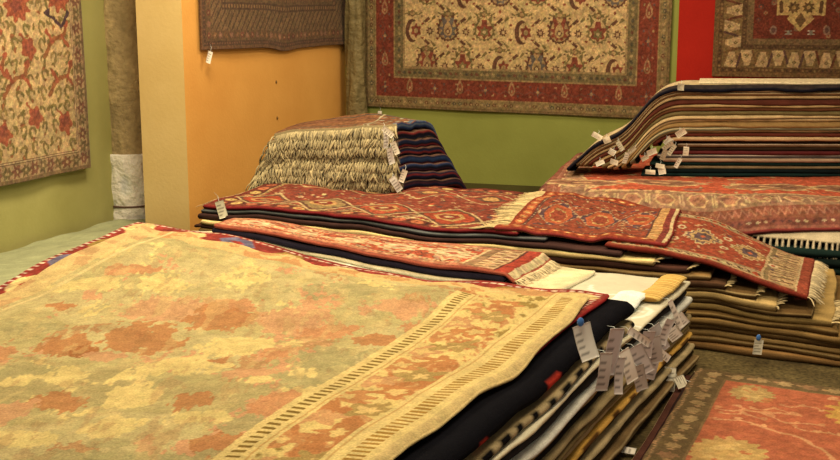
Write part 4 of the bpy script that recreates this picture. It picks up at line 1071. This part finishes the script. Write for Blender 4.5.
# tags on the right side of pile A
def onside(px, py, off=.03):
    """point seen at a pixel, on the plane of the pile's right side pushed out by off"""
    p0 = AFR+nA*off; d = ray(px, py); k = np.dot(p0, nA)/np.dot(d[:2], nA); return np.array([d[0]*k, d[1]*k, CH+d[2]*k])
p = onside(586, 342, .13); price_tag(RBK['o'], p, .062, .112, yaw=.35, roll=-.22, tilt=-.2, col=(216, 212, 212), string=(-.01, .03, .01), clip=True, lab='large white printed tag with a blue clip')
spots = [(10, 612, 352, .05, .15, .12, (190, 182, 190)), (9, 628, 366, .045, .11, -.35, (232, 228, 230)), (8, 604, 372, .035, .12, .05, (196, 188, 190)), (7, 641, 360, .05, .10, -.5, (196, 186, 192)), (6, 652, 366, .04, .09, .3, (178, 168, 172)), (5, 660, 338, .042, .10, -.5, (190, 182, 188)),
         (4, 655, 350, .045, .09, -.15, (170, 160, 162)), (8, 666, 332, .035, .09, .35, (200, 194, 198)), (10, 676, 314, .02, .12, -.5, (236, 232, 232)), (9, 681, 321, .045, .05, -.7, (224, 218, 218)), (7, 674, 334, .045, .045, -.7, (230, 226, 226)), (6, 664, 355, .025, .06, -.9, (222, 216, 214)),
         (10, 639, 337, .024, .115, -1.0, (238, 234, 232)), (5, 648, 345, .05, .09, .15, (184, 174, 180)), (4, 620, 376, .03, .11, .15, (188, 180, 184)), (3, 640, 378, .04, .09, -.3, (184, 174, 174))]
for k, (i, px, py, w_, h_, rl_, c) in enumerate(spots):
    p = onside(px, py, .085+.012*(k % 4))
    i = min(i+4, 14)
    price_tag(RAs[i]['o'], p, w_*1.2, h_*1.15, yaw=.35+random.uniform(-.3, .3), roll=rl_, tilt=random.uniform(-.15, .15), col=c, string=(-.03, .02, .01))

# ================================================================== G : rugs on the floor, bottom right
random.seed(606)
PG = Pile()
G0 = at(700, 367, .05)[:2]; gl = np.array([-.385, -.923]); gr = np.array([.885, -.466])
def Gq(o1, o2): return [G0+gr*o1+gl*2.1, G0+gr*(1.7)+gl*2.1, G0+gr*1.7+gl*o2, G0+gr*o1+gl*o2]
r1 = rug(PG, 'floor_rug', 'thin dark red edged rug lying under the salmon rug on the floor', 'rug', Gq(-.055, .03), .016, (84, 50, 38), .03, side=lined((96, 40, 34), (170, 136, 96), 0, .4), w=.04, wav=.008)
r2 = rug(PG, 'floor_rug', 'black backed rug between the salmon rug and the thin red edged rug on the floor', 'rug', Gq(-.02, .015), .018, (50, 36, 30), .03, side=lined((34, 24, 22), (34, 24, 22)), w=.04, wav=.008)
k_ = lambda: random.uniform(0, 3)
def canvas_floor(w, h, nu, nv):
    c = Cv(w, h, nu, nv, (104, 84, 54), .016, 22, 111)
    for x, y, a in c.path_border(.012, .02): c.ell(x, y, .006, .006, (176, 130, 84))
    c.frame(.022, (96, 76, 46))
    for i, (x, y, a) in enumerate(c.path_border(.075, .10)):
        c.ell(x, y, .03, .026, rc((156, 124, 78), (142, 100, 66), (168, 136, 86)), a+k_(), pet=7, amp=.16); c.ell(x+.04*math.cos(a), y+.04*math.sin(a), .014, .01, (160, 120, 76))
    c.frame(.13, (120, 92, 56)); c.frame(.14, (180, 90, 58))
    m = np.minimum(np.minimum(c.X0, w-c.X0), np.minimum(c.Y0, h-c.Y0)) < .14; keep = c.a[m].copy()
    TN_ = (212, 142, 92)
    top = h
    for k in range(70):
        x = random.uniform(.15, w-.1); y = random.uniform(.1, h-.15); s = random.uniform(.5, 1.2)
        pts = [(x+t*.045*s, y+.02*math.sin(t*1.7+k)) for t in range(5)]
        c.line(pts, .011, TN_)
        for q_ in pts[::2]: c.ell(q_[0], q_[1]+.012, .018*s, .012*s, rc((216, 146, 94), (206, 132, 84)), k_(), pet=3, amp=.2)
    def med(x, y, rx, ry, cc, c2):
        c.ell(x, y, rx, ry, cc, 0, pet=17, amp=.09); c.ell(x, y, rx*.6, ry*.6, c2, .4, pet=9, amp=.12); c.ell(x, y, rx*.3, ry*.3, cc, .8, pet=5, amp=.2)
        for q_ in range(14):
            a_ = random.uniform(0, 6.3); d_ = random.uniform(.3, 1.05); c.ell(x+rx*d_*math.cos(a_), y+ry*d_*math.sin(a_), .018, .012, rc(cc, c2, (190, 110, 64)), a_)
    med(.26, h-.26, .085, .10, (176, 140, 80), (200, 160, 92))
    med(.72, h-.34, .17, .17, (200, 146, 66), (212, 164, 84))
    med(.86, h-.84, .10, .12, (126, 104, 72), (222, 176, 110))
    med(.26, h-.95, .13, .16, (196, 152, 84), (210, 168, 96)); med(.60, h-1.05, .08, .08, (110, 84, 66), (200, 150, 96)); med(1.2, h-.6, .12, .12, (176, 134, 74), (210, 160, 92))
    c.line([(.84, h-.48), (.93, h-.6), (1.02, h-.66), (1.1, h-.8), (1.25, h-.84)], .016, TN_)
    c.line([(.3, h-.62), (.45, h-.66), (.58, h-.78), (.66, h-.95)], .016, TN_)
    c.a[m] = keep
    return c.age(.07, knot=.09)
nuG, nvG = 340, 420
r3 = rug(PG, 'floor_rug', 'salmon floral rug with an olive border lying on top on the floor at the right', 'rug', Gq(.0, .0), .018, (110, 84, 52), canvas=canvas_floor(1.7, 2.1, nuG, nvG)*.96, nuv=(nuG, nvG), side=lined((104, 60, 44), (70, 36, 30), .5, 1.1), w=.04, rip=.008)
fringe(PG.z, r3, 2, .075, .006, (206, 178, 124), .007, jit=.9)
fp = G0+gl*.28-gr*.075
price_tag(r1['o'], np.array([fp[0], fp[1]+.02, .062]), .05, .10, yaw=.1, roll=.15, tilt=-.35, col=(232, 224, 212), string=(.03, -.01, -.04), lab='white tag bent up beside the rug')
price_tag(r1['o'], np.array([fp[0]+.045, fp[1]+.01, .055]), .05, .05, yaw=.3, roll=1.35, tilt=-.6, col=(224, 216, 202), string=(.03, -.01, -.02))
fp = at(620, 452, .01)
price_tag(r1['o'], fp+np.array([0, 0, .012]), .035, .11, yaw=-.15, roll=-1.35, tilt=-1.25, col=(232, 228, 224), string=(.03, -.0, -.002), clip=True, lab='white tag with a blue clip lying on the floor')

# ------------------------------------------------------------------ light
def area(name, loc, size, energy, col, rot=(0, 0, 0), sy=None):
    l = bpy.data.lights.new(name, 'AREA'); l.energy = energy; l.color = col; l.size = size
    if sy: l.shape = 'RECTANGLE'; l.size_y = sy
    o = bpy.data.objects.new(name, l); C.objects.link(o); o.location = loc; o.rotation_euler = rot; return o
WARM = (1.0, .77, .46)
area('overhead_area', (.1, 3.0, 3.35), 1.1, 66, WARM)
area('overhead_area', (-1.5, 4.9, 3.35), .9, 66, WARM)  # extra unseen lamp, added to brighten the white wrapping and left side
area('overhead_area', (1.9, 5.2, 3.35), .8, 60, WARM)
area('overhead_area', (-1.0, 6.6, 3.35), .8, 92, WARM)
area('overhead_area', (1.0, 8.2, 3.35), .8, 52, WARM)
w_ = bpy.data.worlds.new('world'); bpy.context.scene.world = w_; w_.use_nodes = True
bg = w_.node_tree.nodes['Background']; bg.inputs[0].default_value = (1, .80, .55, 1); bg.inputs[1].default_value = .48
vs = bpy.context.scene.view_settings
vs.view_transform = 'Standard'; vs.look = 'None'; vs.gamma = 1.0; vs.exposure = 0.1; vs.use_curve_mapping = False
